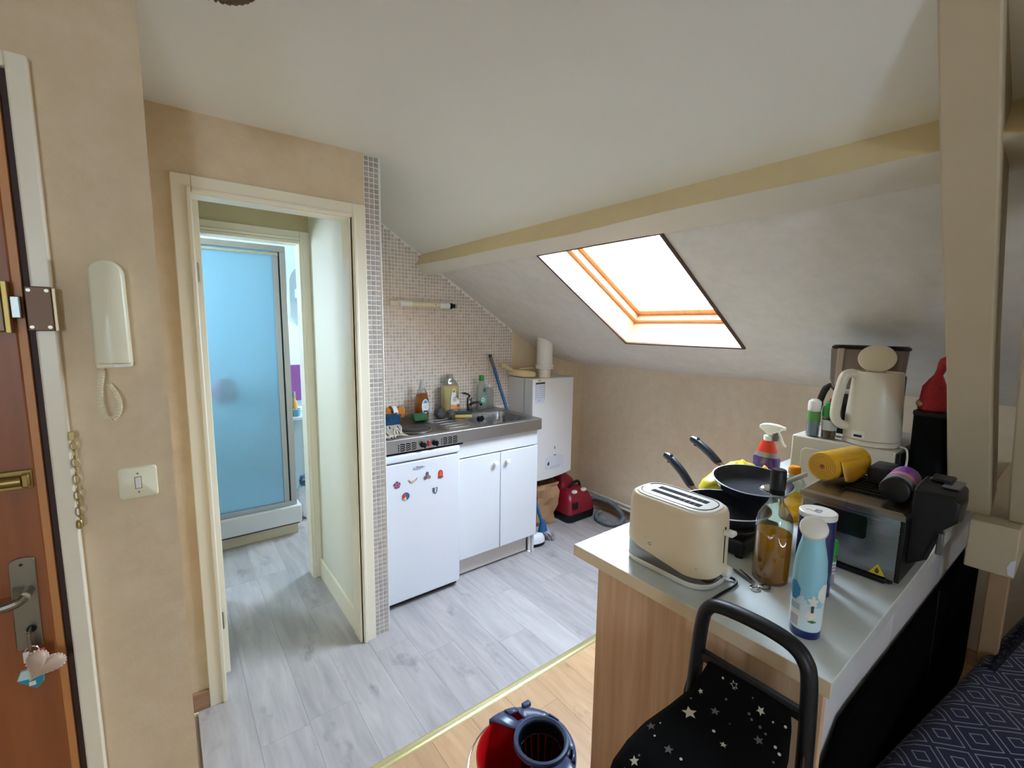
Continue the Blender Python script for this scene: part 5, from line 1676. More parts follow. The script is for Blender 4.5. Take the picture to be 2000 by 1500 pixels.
af = thing('air_freshener', 'pale blue air freshener bottle with white cap and navy foot', 'air freshener', (1.113, .340, WTZ))
c_ = (1.113, .340)
AFB = M('pale_blue_print', (146, 206, 226), .3, var=.05, scale=20)
def band(nm, z0, z1, prof_, m, n=32):
    return part(af, nm, MB().lathe([(r, h) for r, h in prof_ if z0 - 1e-6 <= h <= z1 + 1e-6], (*c_, WTZ), n), m, smooth=True)
part(af, 'foot', MB().lathe([(.0285, 0), (.030, .004), (.030, .018)], (*c_, WTZ), 32), M('navy_foot', (24, 38, 98), .3), smooth=True)
part(af, 'body', MB().lathe([(.0295, .018), (.0305, .03), (.0320, .11), (.0322, .15), (.0300, .18), (.0255, .205), (.0225, .218), (.0215, .228), (.0215, .238)], (*c_, WTZ), 36), AFB, smooth=True)
cap_ax = Vector((-.80, -.28, .62)).normalized()
part(af, 'cap', MB().lathe([(.014, -.012), (.024, -.004), (.0275, .006), (.0255, .014), (.018, .019), (.008, .021), (.001, .0212)], (c_[0] - .004, c_[1], WTZ + .247), 28, axis=cap_ax), WHITEPL, smooth=True)
# printed sleeve: patches that follow the bottle's round surface
def afr(h):
    pr = [(.018, .0295), (.03, .0305), (.11, .0320), (.15, .0322), (.18, .0300), (.205, .0255), (.218, .0225), (.238, .0215)]
    for (h0, r0), (h1, r1) in zip(pr, pr[1:]):
        if h <= h1:
            return r0 + (r1 - r0) * (h - h0) / (h1 - h0)
    return pr[-1][1]
def patch(a0, a1, h0, h1, lift=.0004, shape=None, n=14, m=14):
    """curved decal on the bottle: angles in degrees, shape(u,v)->bool"""
    mb = MB()
    for i in range(n):
        for j in range(m):
            u, v_ = (i + .5) / n, (j + .5) / m
            if shape and not shape(u, v_):
                continue
            q = []
            for uu, vv in ((i / n, j / m), ((i + 1) / n, j / m), ((i + 1) / n, (j + 1) / m), (i / n, (j + 1) / m)):
                a = math.radians(a0 + (a1 - a0) * uu)
                h = h0 + (h1 - h0) * vv
                r = afr(h) + lift
                q.append((c_[0] + r * math.cos(a), c_[1] + r * math.sin(a), WTZ + h))
            mb.add(q, [(0, 1, 2, 3)])
    return mb
disc = lambda u, v_: (u - .5) ** 2 + (v_ - .5) ** 2 < .25
# the side towards the camera is at about 197 degrees
pb1 = part(af, 'print_white_cloud', patch(120, 285, .02, .135, .0003, lambda u, v_: v_ < .62 + .3 * math.sin(u * 7) * .5 or False, 30, 16), M('cloud_white', (206, 226, 232), .35, var=.05), smooth=True)
part(af, 'print_blue_disc', patch(120, 172, .085, .128, .0008, disc), M('disc_blue', (56, 140, 196), .35), smooth=True)
part(af, 'print_white_disc', patch(232, 290, .088, .132, .0008, disc), PAPER, smooth=True)
part(af, 'print_flower', patch(198, 238, .078, .106, .0010, lambda u, v_: (u - .5) ** 2 + (v_ - .5) ** 2 < .16 + .08 * math.sin(5 * math.atan2(v_ - .5, u - .5))), M('petal_white', (228, 226, 214), .4), smooth=True)
part(af, 'print_flower', patch(190, 235, .045, .073, .0010, lambda u, v_: (u - .5) ** 2 + (v_ - .5) ** 2 < .17 + .06 * math.sin(4 * math.atan2(v_ - .5, u - .5) + 1)), M('petal_white', (228, 226, 214)), smooth=True)
part(af, 'print_leaf', patch(204, 236, .040, .050, .0013, lambda u, v_: abs(v_ - .5) < .35 * math.sin(3.14 * u)), M('leaf_green', (70, 120, 66), .4), smooth=True)
part(af, 'print_stem', patch(212, 222, .066, .082, .0012), M('stem_dark', (60, 70, 60), .5), smooth=True)
lbp = part(af, 'bar_code_label', patch(128, 178, .022, .062, .0009), PAPER, smooth=True)
for k in range(9):
    part(lbp, 'bar', patch(133, 172, .026 + k * .0028, .0273 + k * .0028, .0012, None, 6, 1), M('bar_grey', (110, 120, 140), .5), smooth=True)
part(lbp, 'text_block', patch(132, 174, .064, .078, .0009), M('text_block_grey', (166, 184, 196), .5), smooth=True)

gj = thing('spice_grinder', 'small spice jar with green cap beside the steel oven', 'spice jar', (1.395, .386, WTZ))
c_ = (1.395, .386)
part(gj, 'jar', MB().lathe([(.015, 0), (.0165, .003), (.0165, .072), (.014, .080)], (*c_, WTZ), 20), M('spice_mauve_grey', (150, 140, 156), .4, var=.2, scale=90), smooth=True)
l2 = part(gj, 'label', MB().lathe([(.0170, .030), (.0170, .066)], (*c_, WTZ), 20, cap0=False, cap1=False), M('label_lilac_white', (198, 200, 206), .5), smooth=True)
part(l2, 'green_band', MB().lathe([(.0173, .066), (.0173, .076)], (*c_, WTZ), 20, cap0=False, cap1=False), GREENP, smooth=True)
for k in range(3):
    part(l2, 'label_line', MB().lathe([(.0173, .038 + k * .009), (.0173, .0405 + k * .009)], (*c_, WTZ), 20, cap0=False, cap1=False), M('line_slate', (104, 104, 120), .5), smooth=True)
part(gj, 'cap', MB().lathe([(.0165, .080), (.0185, .084), (.0195, .104), (.0195, .112), (.016, .122), (.004, .125)], (*c_, WTZ), 22), GREENP, smooth=True)

yo = thing('sunflower_oil_bottle', 'clear plastic oil bottle with orange cap behind the olive oil', 'oil bottle', (1.775, .622, WTZ))
c_ = (1.775, .622)
prf = [(0, .036), (.005, .039), (.05, .039), (.06, .036), (.07, .039), (.115, .040), (.14, .036), (.155, .026), (.165, .016), (.172, .0145)]
part(yo, 'bottle', MB().lathe([(r_, h_) for h_, r_ in prf], (*c_, WTZ), 30, cap1=False), GLASS, smooth=True)
part(yo, 'oil', MB().lathe([(.034, .004), (.0368, .008), (.0368, .05), (.034, .06), (.0368, .07), (.0375, .092)], (*c_, WTZ), 30), liquid_mat('yellow_oil', (254, 208, 76), .4), smooth=True)
part(yo, 'cap', MB().lathe([(.0195, 0), (.0200, .003), (.0195, .024), (.0165, .028)], (*c_, WTZ + .168), 24), M('orange_cap', (240, 150, 30), .35, var=.05), smooth=True)

sc = thing('scissors', 'steel scissors lying beside the olive oil bottle', 'scissors', (1.215, .50, WTZ))
part(sc, 'blade', MB().prism([(1.222, .502), (1.228, .497), (1.262, .556), (1.2585, .556)], 2, WTZ + .001, WTZ + .0035), CHROME)
part(sc, 'blade', MB().prism([(1.214, .504), (1.221, .501), (1.246, .566), (1.242, .566)], 2, WTZ + .0035, WTZ + .006), M('dark_blade', (110, 110, 112), .3, .9))
for cx_, cy_, m in ((1.199, .487, CHROME), (1.226, .472, M('dark_blade', (0, 0, 0)))):
    rg = [(cx_ + .0135 * math.cos(a), cy_ + .0100 * math.sin(a), WTZ + .0035) for a in [2 * math.pi * k / 18 for k in range(19)]]
    part(sc, 'finger_ring', MB().tube(rg, .0023, 6), m, smooth=True)

# ---------------------------------------------------------------- countertop oven with black front
ov = thing('countertop_oven', 'stainless steel countertop oven with black window and yellow warning sticker', 'oven', (1.67, .385, WTZ))
part(ov, 'body', MB().box((1.514, .268, WTZ + .014), (1.825, .500, 1.008)), STEELD, bevel=.002)
part(ov, 'window', MB().loft([[(x, p[0], p[1]) for p in rrect(.405, .958, .066, .033, .010, 0)] for x in (1.515, 1.5115)]), M('window_black', (14, 14, 16), .22, var=.1))
tpo = part(ov, 'top_plate', MB().loft([[(x, y, z) for x, y in ((1.500, .258), (1.83, .258), (1.83, .506), (1.500, .506))] for z in (1.008, 1.022)] + [[(x, y, 1.027) for x, y in ((1.512, .268), (1.82, .268), (1.82, .498), (1.512, .498))]]), steel_mat('warm_steel', (150, 138, 122), .3, (1, 40, 1)))
part(tpo, 'black_vent_mat', MB().box((1.60, .275, 1.027), (1.815, .43, 1.030)), BLACKP, bevel=.001)
for k in range(7):
    part(tpo, 'vent_rib', MB().box((1.605 + k * .03, .28, 1.030), (1.617 + k * .03, .425, 1.0335)), BLACKP, bevel=.001)
part(ov, 'front_panel', MB().box((1.512, .2585, WTZ + .012), (1.825, .268, 1.008)), BLACKP, bevel=.001)
led = MB()
led.loft([[(x, y, z) for y, z in pts] for x, pts in (
    (1.56, [(.262, .87), (.262, 1.085), (.185, 1.085), (.168, 1.07), (.172, 1.02), (.205, .985), (.225, .90)]),
    (1.60, [(.262, .86), (.262, 1.092), (.180, 1.092), (.160, 1.08), (.165, 1.02), (.200, .98), (.222, .89)]),
    (1.70, [(.262, .86), (.262, 1.095), (.190, 1.095), (.172, 1.082), (.176, 1.02), (.205, .975), (.226, .89)]),
    (1.74, [(.262, .88), (.262, 1.085), (.205, 1.085), (.190, 1.07), (.192, 1.02), (.215, .98), (.230, .91)]))])
lg = part(ov, 'front_housing', led, BLACKP, bevel=.006, smooth=True, angle=30)
part(lg, 'glossy_top', MB().box((1.605, .178, 1.0935), (1.70, .215, 1.0975)), M('glossy_blue_black', (60, 64, 78), .15, coat=.4), bevel=.003)
part(lg, 'top_pad', MB().box((1.65, .200, 1.094), (1.72, .245, 1.104)), BLACKP, bevel=.004)
part(lg, 'latch', MB().box((1.575, .194, .92), (1.60, .206, .98)), M('latch_grey', (96, 94, 98), .3, .4), bevel=.003)
for y in (.285, .48):
    for x in (1.53, 1.80):
        part(ov, 'foot', MB().lathe([(.012, 0), (.012, .015)], (x, y, WTZ), 10), BLACKP)
part(ov, 'foot_bar', MB().box((1.504, .285, WTZ + .002), (1.530, .44, WTZ + .014)), BLACKP, bevel=.002)
tri = part(ov, 'warning_sticker', MB().prism([(.288, .838), (.324, .838), (.306, .868)], 0, 1.5125, 1.5145), M('warning_yellow', (224, 200, 40), .5))
part(tri, 'flame_mark', MB().prism([(.303, .842), (.309, .842), (.311, .849), (.306, .859), (.301, .849)], 0, 1.5118, 1.5126), M('warning_ink', (90, 76, 20), .5))

yr = thing('bin_liner_roll', 'roll of yellow bin liners lying on the oven', 'bin liners', (1.70, .475, 1.03))
YR = M('yellow_liner_film', (232, 182, 44), .35, var=.1, scale=30, bump=.25)
ax = Vector((.97, -.20, .0)).normalized()
p0 = Vector((1.612, .490, 1.0790))
part(yr, 'roll', MB().lathe([(.043, 0), (.0445, .004), (.0445, .19), (.041, .196)], tuple(p0), 36, axis=ax), YR, smooth=True)
sw_ = MB()
R_ = Vector((0, 0, 1)).rotation_difference(ax).to_matrix()
spi = [p0 + ax * -.0006 + R_ @ Vector(((.004 + .0370 * k / 90) * math.cos(k * .42), (.004 + .0370 * k / 90) * math.sin(k * .42), 0)) for k in range(91)]
part(yr, 'end_spiral', sw_.tube(spi, .0008, 4), M('liner_shade', (190, 120, 30), .5))
part(yr, 'core', MB().lathe([(.007, -.001), (.007, .003)], tuple(p0), 14, axis=ax), M('liner_core', (170, 84, 40), .6))
flp = MB()
flp.grid(lambda u, v: (1.62 + .15 * u, .443 - .030 * u - .016 * v, 1.104 - .058 * v - .008 * math.sin(6 * u) * v), 10, 6)
fo = part(yr, 'loose_flap', flp, YR, smooth=True)
fo.modifiers.new('thick', 'SOLIDIFY').thickness = .0015
bk = MB().loft([rrect(1.775, .372, .055, .030, .012, 1.034), rrect(1.775, .372, .055, .030, .012, 1.078), rrect(1.775, .372, .050, .025, .010, 1.084)])
solo('black_plastic_box', bk, M('soft_black', (24, 24, 26), .55, var=.1), 'small black plastic box on the oven beside the yellow roll', 'box', smooth=True, origin=(1.775, .372, 1.034), angle=50)
cn = thing('lying_jar', 'purple-labelled plastic jar with black lid lying on the oven', 'jar', (1.65, .283, 1.03))
p0 = Vector((1.560, .300, 1.0700))
ax = Vector((.985, .05, .0)).normalized()
part(cn, 'jar', MB().lathe([(.031, .022), (.0345, .028), (.0350, .034), (.0350, .165), (.030, .175)], tuple(p0), 32, axis=ax), M('grey_clear_jar', (128, 132, 146), .18, var=.1), smooth=True)
part(cn, 'lid', MB().lathe([(.028, -.003), (.033, 0), (.0345, .004), (.0345, .022)], tuple(p0), 32, axis=ax), BLACKP, smooth=True)
lj = part(cn, 'label', MB().lathe([(.0354, .068), (.0354, .160)], tuple(p0), 32, axis=ax, cap0=False, cap1=False), M('violet_label', (128, 60, 160), .3, var=.1), smooth=True)
part(lj, 'pink_band', MB().lathe([(.0357, .055), (.0357, .085)], tuple(p0), 32, axis=ax, cap0=False, cap1=False), M('pink_print', (206, 130, 130), .35, var=.2, scale=40), smooth=True)

# ---------------------------------------------------------------- microwave and what stands on it
MZ = 1.083
mw = thing('microwave_oven', 'cream microwave oven seen from its side behind the steel oven', 'microwave oven', (2.225, .553, WTZ))
MWB = M('microwave_cream', (212, 206, 192), .42, var=.02)
part(mw, 'case', MB().box((2.0, .392, WTZ + .015), (2.45, .722, MZ)), MWB, bevel=.006, seg=3)
part(mw, 'side_relief', MB().loft([[(x, p[0], p[1]) for p in rrect(.60, .965, .085 * s, .075 * s, .02, 0)] for x, s in ((2.0005, 1), (1.997, .97))]), MWB, smooth=True)
part(mw, 'door', MB().box((2.0, .378, WTZ + .02), (2.34, .392, MZ - .004)), BLACKP, bevel=.003)
part(mw, 'control_panel', MB().box((2.344, .378, WTZ + .02), (2.45, .392, MZ - .004)), BLACKP, bevel=.003)
part(mw, 'door_window', MB().box((2.03, .3765, WTZ + .05), (2.30, .379, MZ - .03)), M('dark_glass', (12, 12, 14), .08))
for x in (2.04, 2.41):
    for y in (.42, .69):
        part(mw, 'foot', MB().lathe([(.014, 0), (.014, .016)], (x, y, WTZ), 10), BLACKP)

ke = thing('kettle', 'white electric kettle with its lid open on the microwave', 'kettle', (2.115, .487, MZ))
KW = M('kettle_white', (220, 214, 198), .33, var=.015)
kc = (2.087, .487)
part(ke, 'power_base', MB().lathe([(.084, .001), (.088, .004), (.087, .016), (.084, .020)], (*kc, MZ), 40), KW, smooth=True)
part(ke, 'base_gap', MB().lathe([(.082, .019), (.082, .0225)], (*kc, MZ), 40, cap0=False, cap1=False), DARK)
part(ke, 'jug', MB().lathe([(.086, .022), (.087, .030), (.084, .12), (.078, .22), (.0755, .268), (.073, .272), (.070, .262)], (*kc, MZ), 44, cap1=True), KW, smooth=True)
# handle on the +y side
hy = kc[1]
hdv = Vector((-.60, .80, 0))
hpath = bez([Vector((kc[0], hy, MZ + z)) + hdv * q for q, z in ((.066, .258), (.088, .262), (.106, .250), (.117, .20), (.124, .14), (.124, .095), (.108, .070), (.082, .062))], 6)
part(ke, 'handle', MB().tube(hpath, .0165, 14, flat=1.15), KW, smooth=True)
part(ke, 'switch', MB().box((kc[0] - .092, hy - .002, MZ + .028), (kc[0] - .070, hy + .038, MZ + .056)), WHITEPL, bevel=.005)
part(ke, 'switch_slot', MB().box((kc[0] - .0935, hy + .006, MZ + .034), (kc[0] - .090, hy + .030, MZ + .042)), DARK)
lax = Vector((-.92, -.10, .38)).normalized()
part(ke, 'lid', MB().lathe([(.052, 0), (.057, .003), (.057, .008), (.050, .012), (.02, .015), (.001, .0152)], (kc[0] - .002, hy + .008, MZ + .318), 36, axis=lax, sx=.92), M('lid_cream', (224, 218, 194), .35, var=.03), smooth=True)
part(ke, 'lid_hinge', MB().box((kc[0] - .012, hy - .02, MZ + .262), (kc[0] + .014, hy + .035, MZ + .285)), KW, bevel=.004)
part(ke, 'cable', MB().tube(bez([(kc[0] - .02, hy - .092, MZ + .010), (kc[0] - .05, hy - .116, MZ + .006), (kc[0] - .10, hy - .128, MZ - .035), (kc[0] - .20, hy - .138, MZ - .040)], 6), .0032, 8), WHITEPL, smooth=True)

def jar(label, c, r, h, parts, zb=MZ, name='spice_jar'):
    t = thing(name, label, 'spice jar', (c[0], c[1], zb), group='spice jars on the microwave')
    for nm, prf_, m, caps in parts:
        part(t, nm, MB().lathe([(r * a, h * b) for a, b in prf_], (*c, zb), 24, cap0=caps, cap1=caps), m, smooth=True)
    return t
SPIG = M('grey_salt', (150, 158, 172), .6, var=.3, scale=120)
SPIB = M('brown_spice', (112, 84, 56), .7, var=.3, scale=120)
jar('glass spice jar with white flip cap and green band, leftmost on the microwave', (2.030, .662), .0225, .150, [
    ('glass', [(.96, 0), (1, .03), (1, .62), (.9, .66)], GLASS, True), ('salt', [(.88, .04), (.88, .40), (.02, .40)], SPIG, True),
    ('label', [(1.015, .40), (1.015, .68)], M('green_label', (96, 150, 84), .5), False), ('cap', [(.92, .68), (1.0, .70), (1.0, .90), (.92, .95), (.5, 1.0)], WHITEPL, True)])
jar('square-shouldered spice jar with bright green lid, next to the kettle handle', (2.040, .610), .0250, .125, [
    ('glass', [(.96, 0), (1, .03), (1, .66), (.95, .70)], GLASS, True), ('spice', [(.9, .04), (.9, .28), (.02, .28)], SPIB, True),
    ('label', [(1.01, .28), (1.01, .60)], M('pale_grey_label', (190, 198, 196), .5), False), ('cap', [(1.0, .70), (1.06, .72), (1.06, .95), (.98, 1.0)], GREENP, True)])
jar('dark spice jar with green and red lid, half hidden by the kettle', (2.112, .628), .0215, .145, [
    ('glass', [(.96, 0), (1, .03), (1, .70), (.9, .74)], M('dark_teal_glass', (40, 70, 72), .2), True),
    ('label', [(1.02, .35), (1.02, .62)], M('red_brown_label', (120, 50, 44), .5), False), ('cap', [(1.0, .74), (1.05, .76), (1.05, .92), (.98, .94)], GREENP, True), ('cap_tip', [(.5, .94), (.5, 1.02)], RED, True)])

# drip coffee maker
cm = thing('coffee_maker', 'black and grey drip coffee maker behind the kettle', 'coffee maker', (2.345, .56, MZ))
CG = M('coffee_grey_steel', (128, 116, 110), .35, .5, var=.08)
part(cm, 'base', MB().loft([rrect(2.232, .56, .050, .125, .03, MZ), rrect(2.232, .56, .050, .125, .03, MZ + .03), rrect(2.232, .56, .046, .12, .028, MZ + .035)]), BLACKP, smooth=True, angle=50)
part(cm, 'tower', MB().box((2.24, .44, MZ + .03), (2.280, .56, MZ + .25)), BLACKP, bevel=.008)
part(cm, 'filter_housing', MB().loft([rrect(2.232, .560, .045, .108, .04, MZ + .185), rrect(2.232, .560, .049, .118, .04, MZ + .22), rrect(2.232, .560, .050, .124, .04, MZ + .346)]), CG, smooth=True, angle=50)
part(cm, 'front_strip', MB().box((2.176, .625, MZ + .20), (2.192, .648, MZ + .35)), M('pale_steel_strip', (186, 178, 172), .3, .6), bevel=.003)
part(cm, 'lid', MB().loft([rrect(2.232, .556, .051, .124, .04, MZ + .346), rrect(2.232, .556, .052, .126, .04, MZ + .355), rrect(2.232, .556, .046, .118, .04, MZ + .362)]), BLACKP, smooth=True, angle=50)
car = part(cm, 'carafe', MB().lathe([(.045, .036), (.056, .05), (.060, .10), (.055, .15), (.045, .165)], (2.235, .605, MZ), 28), M('dark_carafe_glass', (40, 34, 32), .08), smooth=True)
part(car, 'carafe_handle', MB().tube(bez([(2.235, .650, MZ + .165), (2.232, .675, MZ + .19), (2.230, .695, MZ + .17), (2.230, .707, MZ + .13), (2.232, .714, MZ + .10), (2.232, .717, MZ + .085)], 6), [.010] * 10 + [.013] * 12 + [.016] * 9, 10, flat=.8), M('dark_brown_handle', (40, 26, 26), .35), smooth=True)

# black bin and the red bag on it
bt_ = thing('black_caddy', 'tall black plastic caddy between microwave and strut', 'caddy', (2.17, .325, WTZ))
part(bt_, 'body', MB().loft([rrect(2.17, .325, .10, .044, .02, WTZ), rrect(2.17, .325, .11, .048, .02, 1.225)]), BLACKM, smooth=True, angle=50)
part(bt_, 'rim', MB().loft([rrect(2.17, .325, .112, .050, .02, 1.215), rrect(2.17, .325, .112, .050, .02, 1.228)]), BLACKP, smooth=True, angle=50)
rb = thing('red_net_bag', 'red net bag tied at the top standing on the black caddy', 'net bag', (2.12, .33, 1.228))
RN = M('red_net', (176, 28, 44), .55, var=.25, scale=90, bump=.6)
loops = []
for z, rx, ry, ox, oy in ((0, .040, .036, 0, 0), (.006, .046, .041, 0, 0), (.05, .044, .039, 0, 0), (.085, .034, .032, 0, .002), (.11, .020, .020, 0, .0), (.125, .012, .012, 0, -.002), (.145, .011, .013, 0, -.008), (.165, .014, .017, 0, -.014), (.182, .012, .016, 0, -.018), (.190, .004, .006, 0, -.019)):
    loops.append([(2.12 + ox + rx * math.cos(a) * (1 + .05 * math.sin(5 * a + z * 60)), .331 + oy + ry * math.sin(a) * (1 + .05 * math.sin(5 * a + z * 60)), 1.2285 + z) for a in [2 * math.pi * k / 24 for k in range(24)]])
part(rb, 'net', MB().loft(loops), RN, smooth=True)
part(rb, 'tie_end', MB().tube([(2.115, .320, 1.40), (2.11, .300, 1.405), (2.108, .290, 1.398)], [.007, .009, .004], 8), RN, smooth=True)
part(rb, 'pale_contents', MB().blob((2.118, .345, 1.252), (.036, .034, .022), 16, 8), M('onion_skin', (186, 160, 128), .5), smooth=True)

# ---------------------------------------------------------------- roof struts and tie beam
STRP = M('strut_paint', (198, 184, 156), .6, var=.05, scale=7, bump=.05)
dirv = Vector((.5963, 0, -.8027))
nrm = Vector((.8027, 0, .5963))
def strut(name, ya0, ya1, yb0, yb1, label, base, thick=.11):
    top = base - dirv * 1.62
    q = []
    for P_, (a, b) in ((base, (yb0, yb1)), (top, (ya0, ya1))):
        q += [[(P_.x, a, P_.z), (P_.x, b, P_.z), ((P_ + nrm * thick).x, b, (P_ + nrm * thick).z), ((P_ + nrm * thick).x, a, (P_ + nrm * thick).z)]]
    # several rings, slightly uneven like hewn timber
    rings = []
    for k in range(12):
        s = k / 11
        j = .0018 * math.sin(9 * s + ya0 * 50)
        rings.append([tuple(Vector(q[0][i]) * (1 - s) + Vector(q[1][i]) * s + Vector((0, j * (1 if i in (1, 2) else -1), 0))) for i in range(4)])
    return struct(name, MB().loft(rings), STRP, label, 'strut', bevel=.004)
F0 = Vector((1.8 + .0863 + .034, 0, 1.12 - .1162 - .046))       # foot of the strut's lower face on the tie beam
strut('roof_strut', .158, .235, .146, .235, 'painted sloping roof strut in front, nearer the kitchen', F0)
strut('roof_strut', .015, .112, .015, .107, 'painted sloping roof strut at the right picture edge', F0)
struct('tie_beam', MB().box((1.853, .076, .812), (2.83, .178, .957)), STRP, 'painted square end of the tie beam below the struts', 'beam', bevel=.004)
chip = solo('trim_5', MB().prism([(.0765, .818), (.088, .822), (.092, .842), (.086, .862), (.0765, .87)], 0, 1.8505, 1.8535), M('bare_plaster_chip', (226, 228, 238), .7), 'white chipped corner of the tie beam end', 'chip', kind='structure')
struct('tie_beam_post', MB().box((1.885, .084, .515), (1.935, .126, .812)), M('post_tan', (170, 140, 106), .6, var=.06), 'narrow wooden post under the tie beam', 'post', bevel=.003)

# ---------------------------------------------------------------- black padded panel and bed
bkp = thing('padded_backrest', 'black padded backrest panel between peninsula and bed', 'backrest', (1.4, .223, 0))
VEL = M('black_velour', (5, 5, 6), .95, var=.3, scale=60, spec=.03)
pts = []
rings = []
for k in range(24):
    s = k / 23
    x = .910 + 1.86 * s
    top = .770 - .125 * s
    top -= .06 * math.exp(-s * 65)
    e = 1 if 0 < k < 23 else .55
    cyy, hw = .2230, .0118 * e
    rings.append([(x, cyy - hw, .03), (x, cyy - hw, top - .03), (x, cyy - hw * .8, top - .010), (x, cyy - hw * .35, top), (x, cyy + hw * .35, top), (x, cyy + hw * .8, top - .010), (x, cyy + hw, top - .03), (x, cyy + hw, .03)])
part(bkp, 'padding', MB().loft(rings), VEL, smooth=True, angle=60)
for x in (1.78,):
    part(bkp, 'seam', MB().tube([(x, .2110, .08), (x, .2110, .74)], .0016, 5), M('seam_grey', (26, 25, 27), .8))

BROT = math.radians(-7.6)
bd = thing('bed', 'bed covered with a navy blanket with pale diamond pattern', 'bed', (1.174, .2085, 0), rotz=BROT)
def blanket_mat():
    m, nt, b = new_mat('navy_diamond_blanket')
    tc = nd(nt, 'ShaderNodeTexCoord')
    sep = nd(nt, 'ShaderNodeSeparateXYZ')
    nt.links.new(tc.outputs['UV'], sep.inputs[0])
    sx_ = math_n(nt, 'MULTIPLY', sep.outputs[0], 1 / .116)
    sy_ = math_n(nt, 'MULTIPLY', sep.outputs[1], 1 / .099)
    a = math_n(nt, 'FRACT', math_n(nt, 'ADD', math_n(nt, 'ADD', sx_, sy_), 50.0))
    bb_ = math_n(nt, 'FRACT', math_n(nt, 'ADD', math_n(nt, 'SUBTRACT', sx_, sy_), 50.0))
    da = math_n(nt, 'ABSOLUTE', math_n(nt, 'SUBTRACT', a, .5))
    db = math_n(nt, 'ABSOLUTE', math_n(nt, 'SUBTRACT', bb_, .5))
    d = math_n(nt, 'MAXIMUM', da, db)
    l1 = math_n(nt, 'LESS_THAN', math_n(nt, 'ABSOLUTE', math_n(nt, 'SUBTRACT', d, .415)), .018)
    l2 = math_n(nt, 'LESS_THAN', math_n(nt, 'ABSOLUTE', math_n(nt, 'SUBTRACT', d, .165)), .018)
    ln = math_n(nt, 'MAXIMUM', l1, l2)
    nt.links.new(mixcol(nt, ln, lin((9, 18, 64)), lin((150, 154, 170))), b.inputs['Base Color'])
    b.inputs['Roughness'].default_value = .85
    b.inputs['Sheen Weight'].default_value = .15
    nz = nd(nt, 'ShaderNodeTexNoise', Scale=260.0)
    bp = nd(nt, 'ShaderNodeBump', Strength=.25, Distance=.002)
    nt.links.new(nz.outputs['Fac'], bp.inputs['Height'])
    nt.links.new(bp.outputs[0], b.inputs['Normal'])
    return m
bl_ = MB()
NU, NV = 90, 60
UV = []
def bsurf(u, v_):
    x = -.03 + 1.33 * u
    s = v_ * 1.16          # distance over the edge and across
    if s < .20:            # hanging side
        y, z = .0, .30 + s
        y -= .0
    elif s < .26:
        a = (s - .20) / .06 * math.pi / 2
        y, z = -.038 * (1 - math.cos(a)), .50 - .0 + .038 * math.sin(a) - .038
        z = .462 + .038 * math.sin(a) + .0
    else:
        y, z = -.038 - (s - .26), .50
        w = min(1, (s - .26) / .12)
        z += w * (.010 * math.sin(9 * x + 3 * y) * math.sin(7 * y + 1) + .006 * math.sin(17 * x - 11 * y))
        k = max(0, (x - .72) / .4)
        z += w * .075 * min(1, k) ** 1.5 * (.7 + .5 * math.sin(14 * x + 9 * y))
    if s < .20:
        z = .262 + s
        y = .004 * math.sin(15 * x)
    UV.append((x, y if s >= .2 else .2 - s))
    return (x, y, z + .06)
bl_.grid(bsurf, NU, NV)
bo_ = part(bd, 'blanket', bl_, blanket_mat(), smooth=True, world=False, angle=80)
uvl = bo_.data.uv_layers.new(name='UVMap')
for lp_ in bo_.data.loops:
    uvl.data[lp_.index].uv = UV[lp_.vertex_index]
part(bd, 'mattress', MB().box((-.02, -.90, .24), (1.28, -.03, .505)), M('grey_mattress', (60, 62, 70), .9), bevel=.03, seg=3, world=False)
part(bd, 'bed_frame', MB().box((-.02, -.90, .06), (1.28, -.03, .24)), BLACKM, bevel=.005, world=False)
for lx, ly in ((.02, -.08), (1.2, -.08), (.02, -.85), (1.2, -.85)):
    part(bd, 'leg', MB().lathe([(.022, 0), (.022, .06)], (lx, ly, 0), 10), BLACKP, world=False)
fg = MB()
rr = random.Random(77)
for k in range(110):
    x = .62 + .006 * k
    u0 = (x + .03) / 1.33
    s0 = .27
    p = bsurf(min(1, u0), s0 / 1.16)
    e = (p[0] + rr.uniform(-.012, .012), p[1] + rr.uniform(.012, .032), p[2] - rr.uniform(.0, .02))
    fg.tube([p, ((p[0] + e[0]) / 2, (p[1] + e[1]) / 2, p[2] + .006), e], .0018, 4)
part(bd, 'fringe', fg, M('navy_fringe', (18, 20, 34), .9), world=False, kind='stuff')

# ---------------------------------------------------------------- shopping trolley
tr_ = thing('shopping_trolley', 'black shopping trolley bag with white stars beside the peninsula', 'shopping trolley', (.78, .37, 0))
STARB = M('black_star_fabric', (9, 9, 10), .85, var=.25, scale=80, spec=.1)
HND = M('black_handle', (14, 15, 19), .4, var=.08, spec=.4)
hx = .932
hpts = [(hx - .012, .492, .60), (hx - .005, .489, .74), (hx, .484, .84), (hx, .474, .876), (hx, .452, .894), (hx, .40, .901), (hx, .34, .901), (hx, .300, .893), (hx, .278, .874), (hx, .268, .84), (hx - .005, .262, .74), (hx - .012, .258, .60)]
part(tr_, 'handle', MB().tube(bez(hpts, 6), .0180, 14, flat=.8), HND, smooth=True)
part(tr_, 'cross_bar', MB().box((hx - .012, .270, .752), (hx + .008, .482, .776)), HND, bevel=.005)
for y, dy in ((.490, 0), (.260, 0)):
    part(tr_, 'frame_tube', MB().tube([(hx - .012, y, .62), (hx - .02, y, -.10)], .0095, 10), BLACKP, smooth=True)
part(tr_, 'axle', MB().tube([(hx - .02, .225, -.115), (hx - .02, .525, -.115)], .007, 8), STEEL, smooth=True)
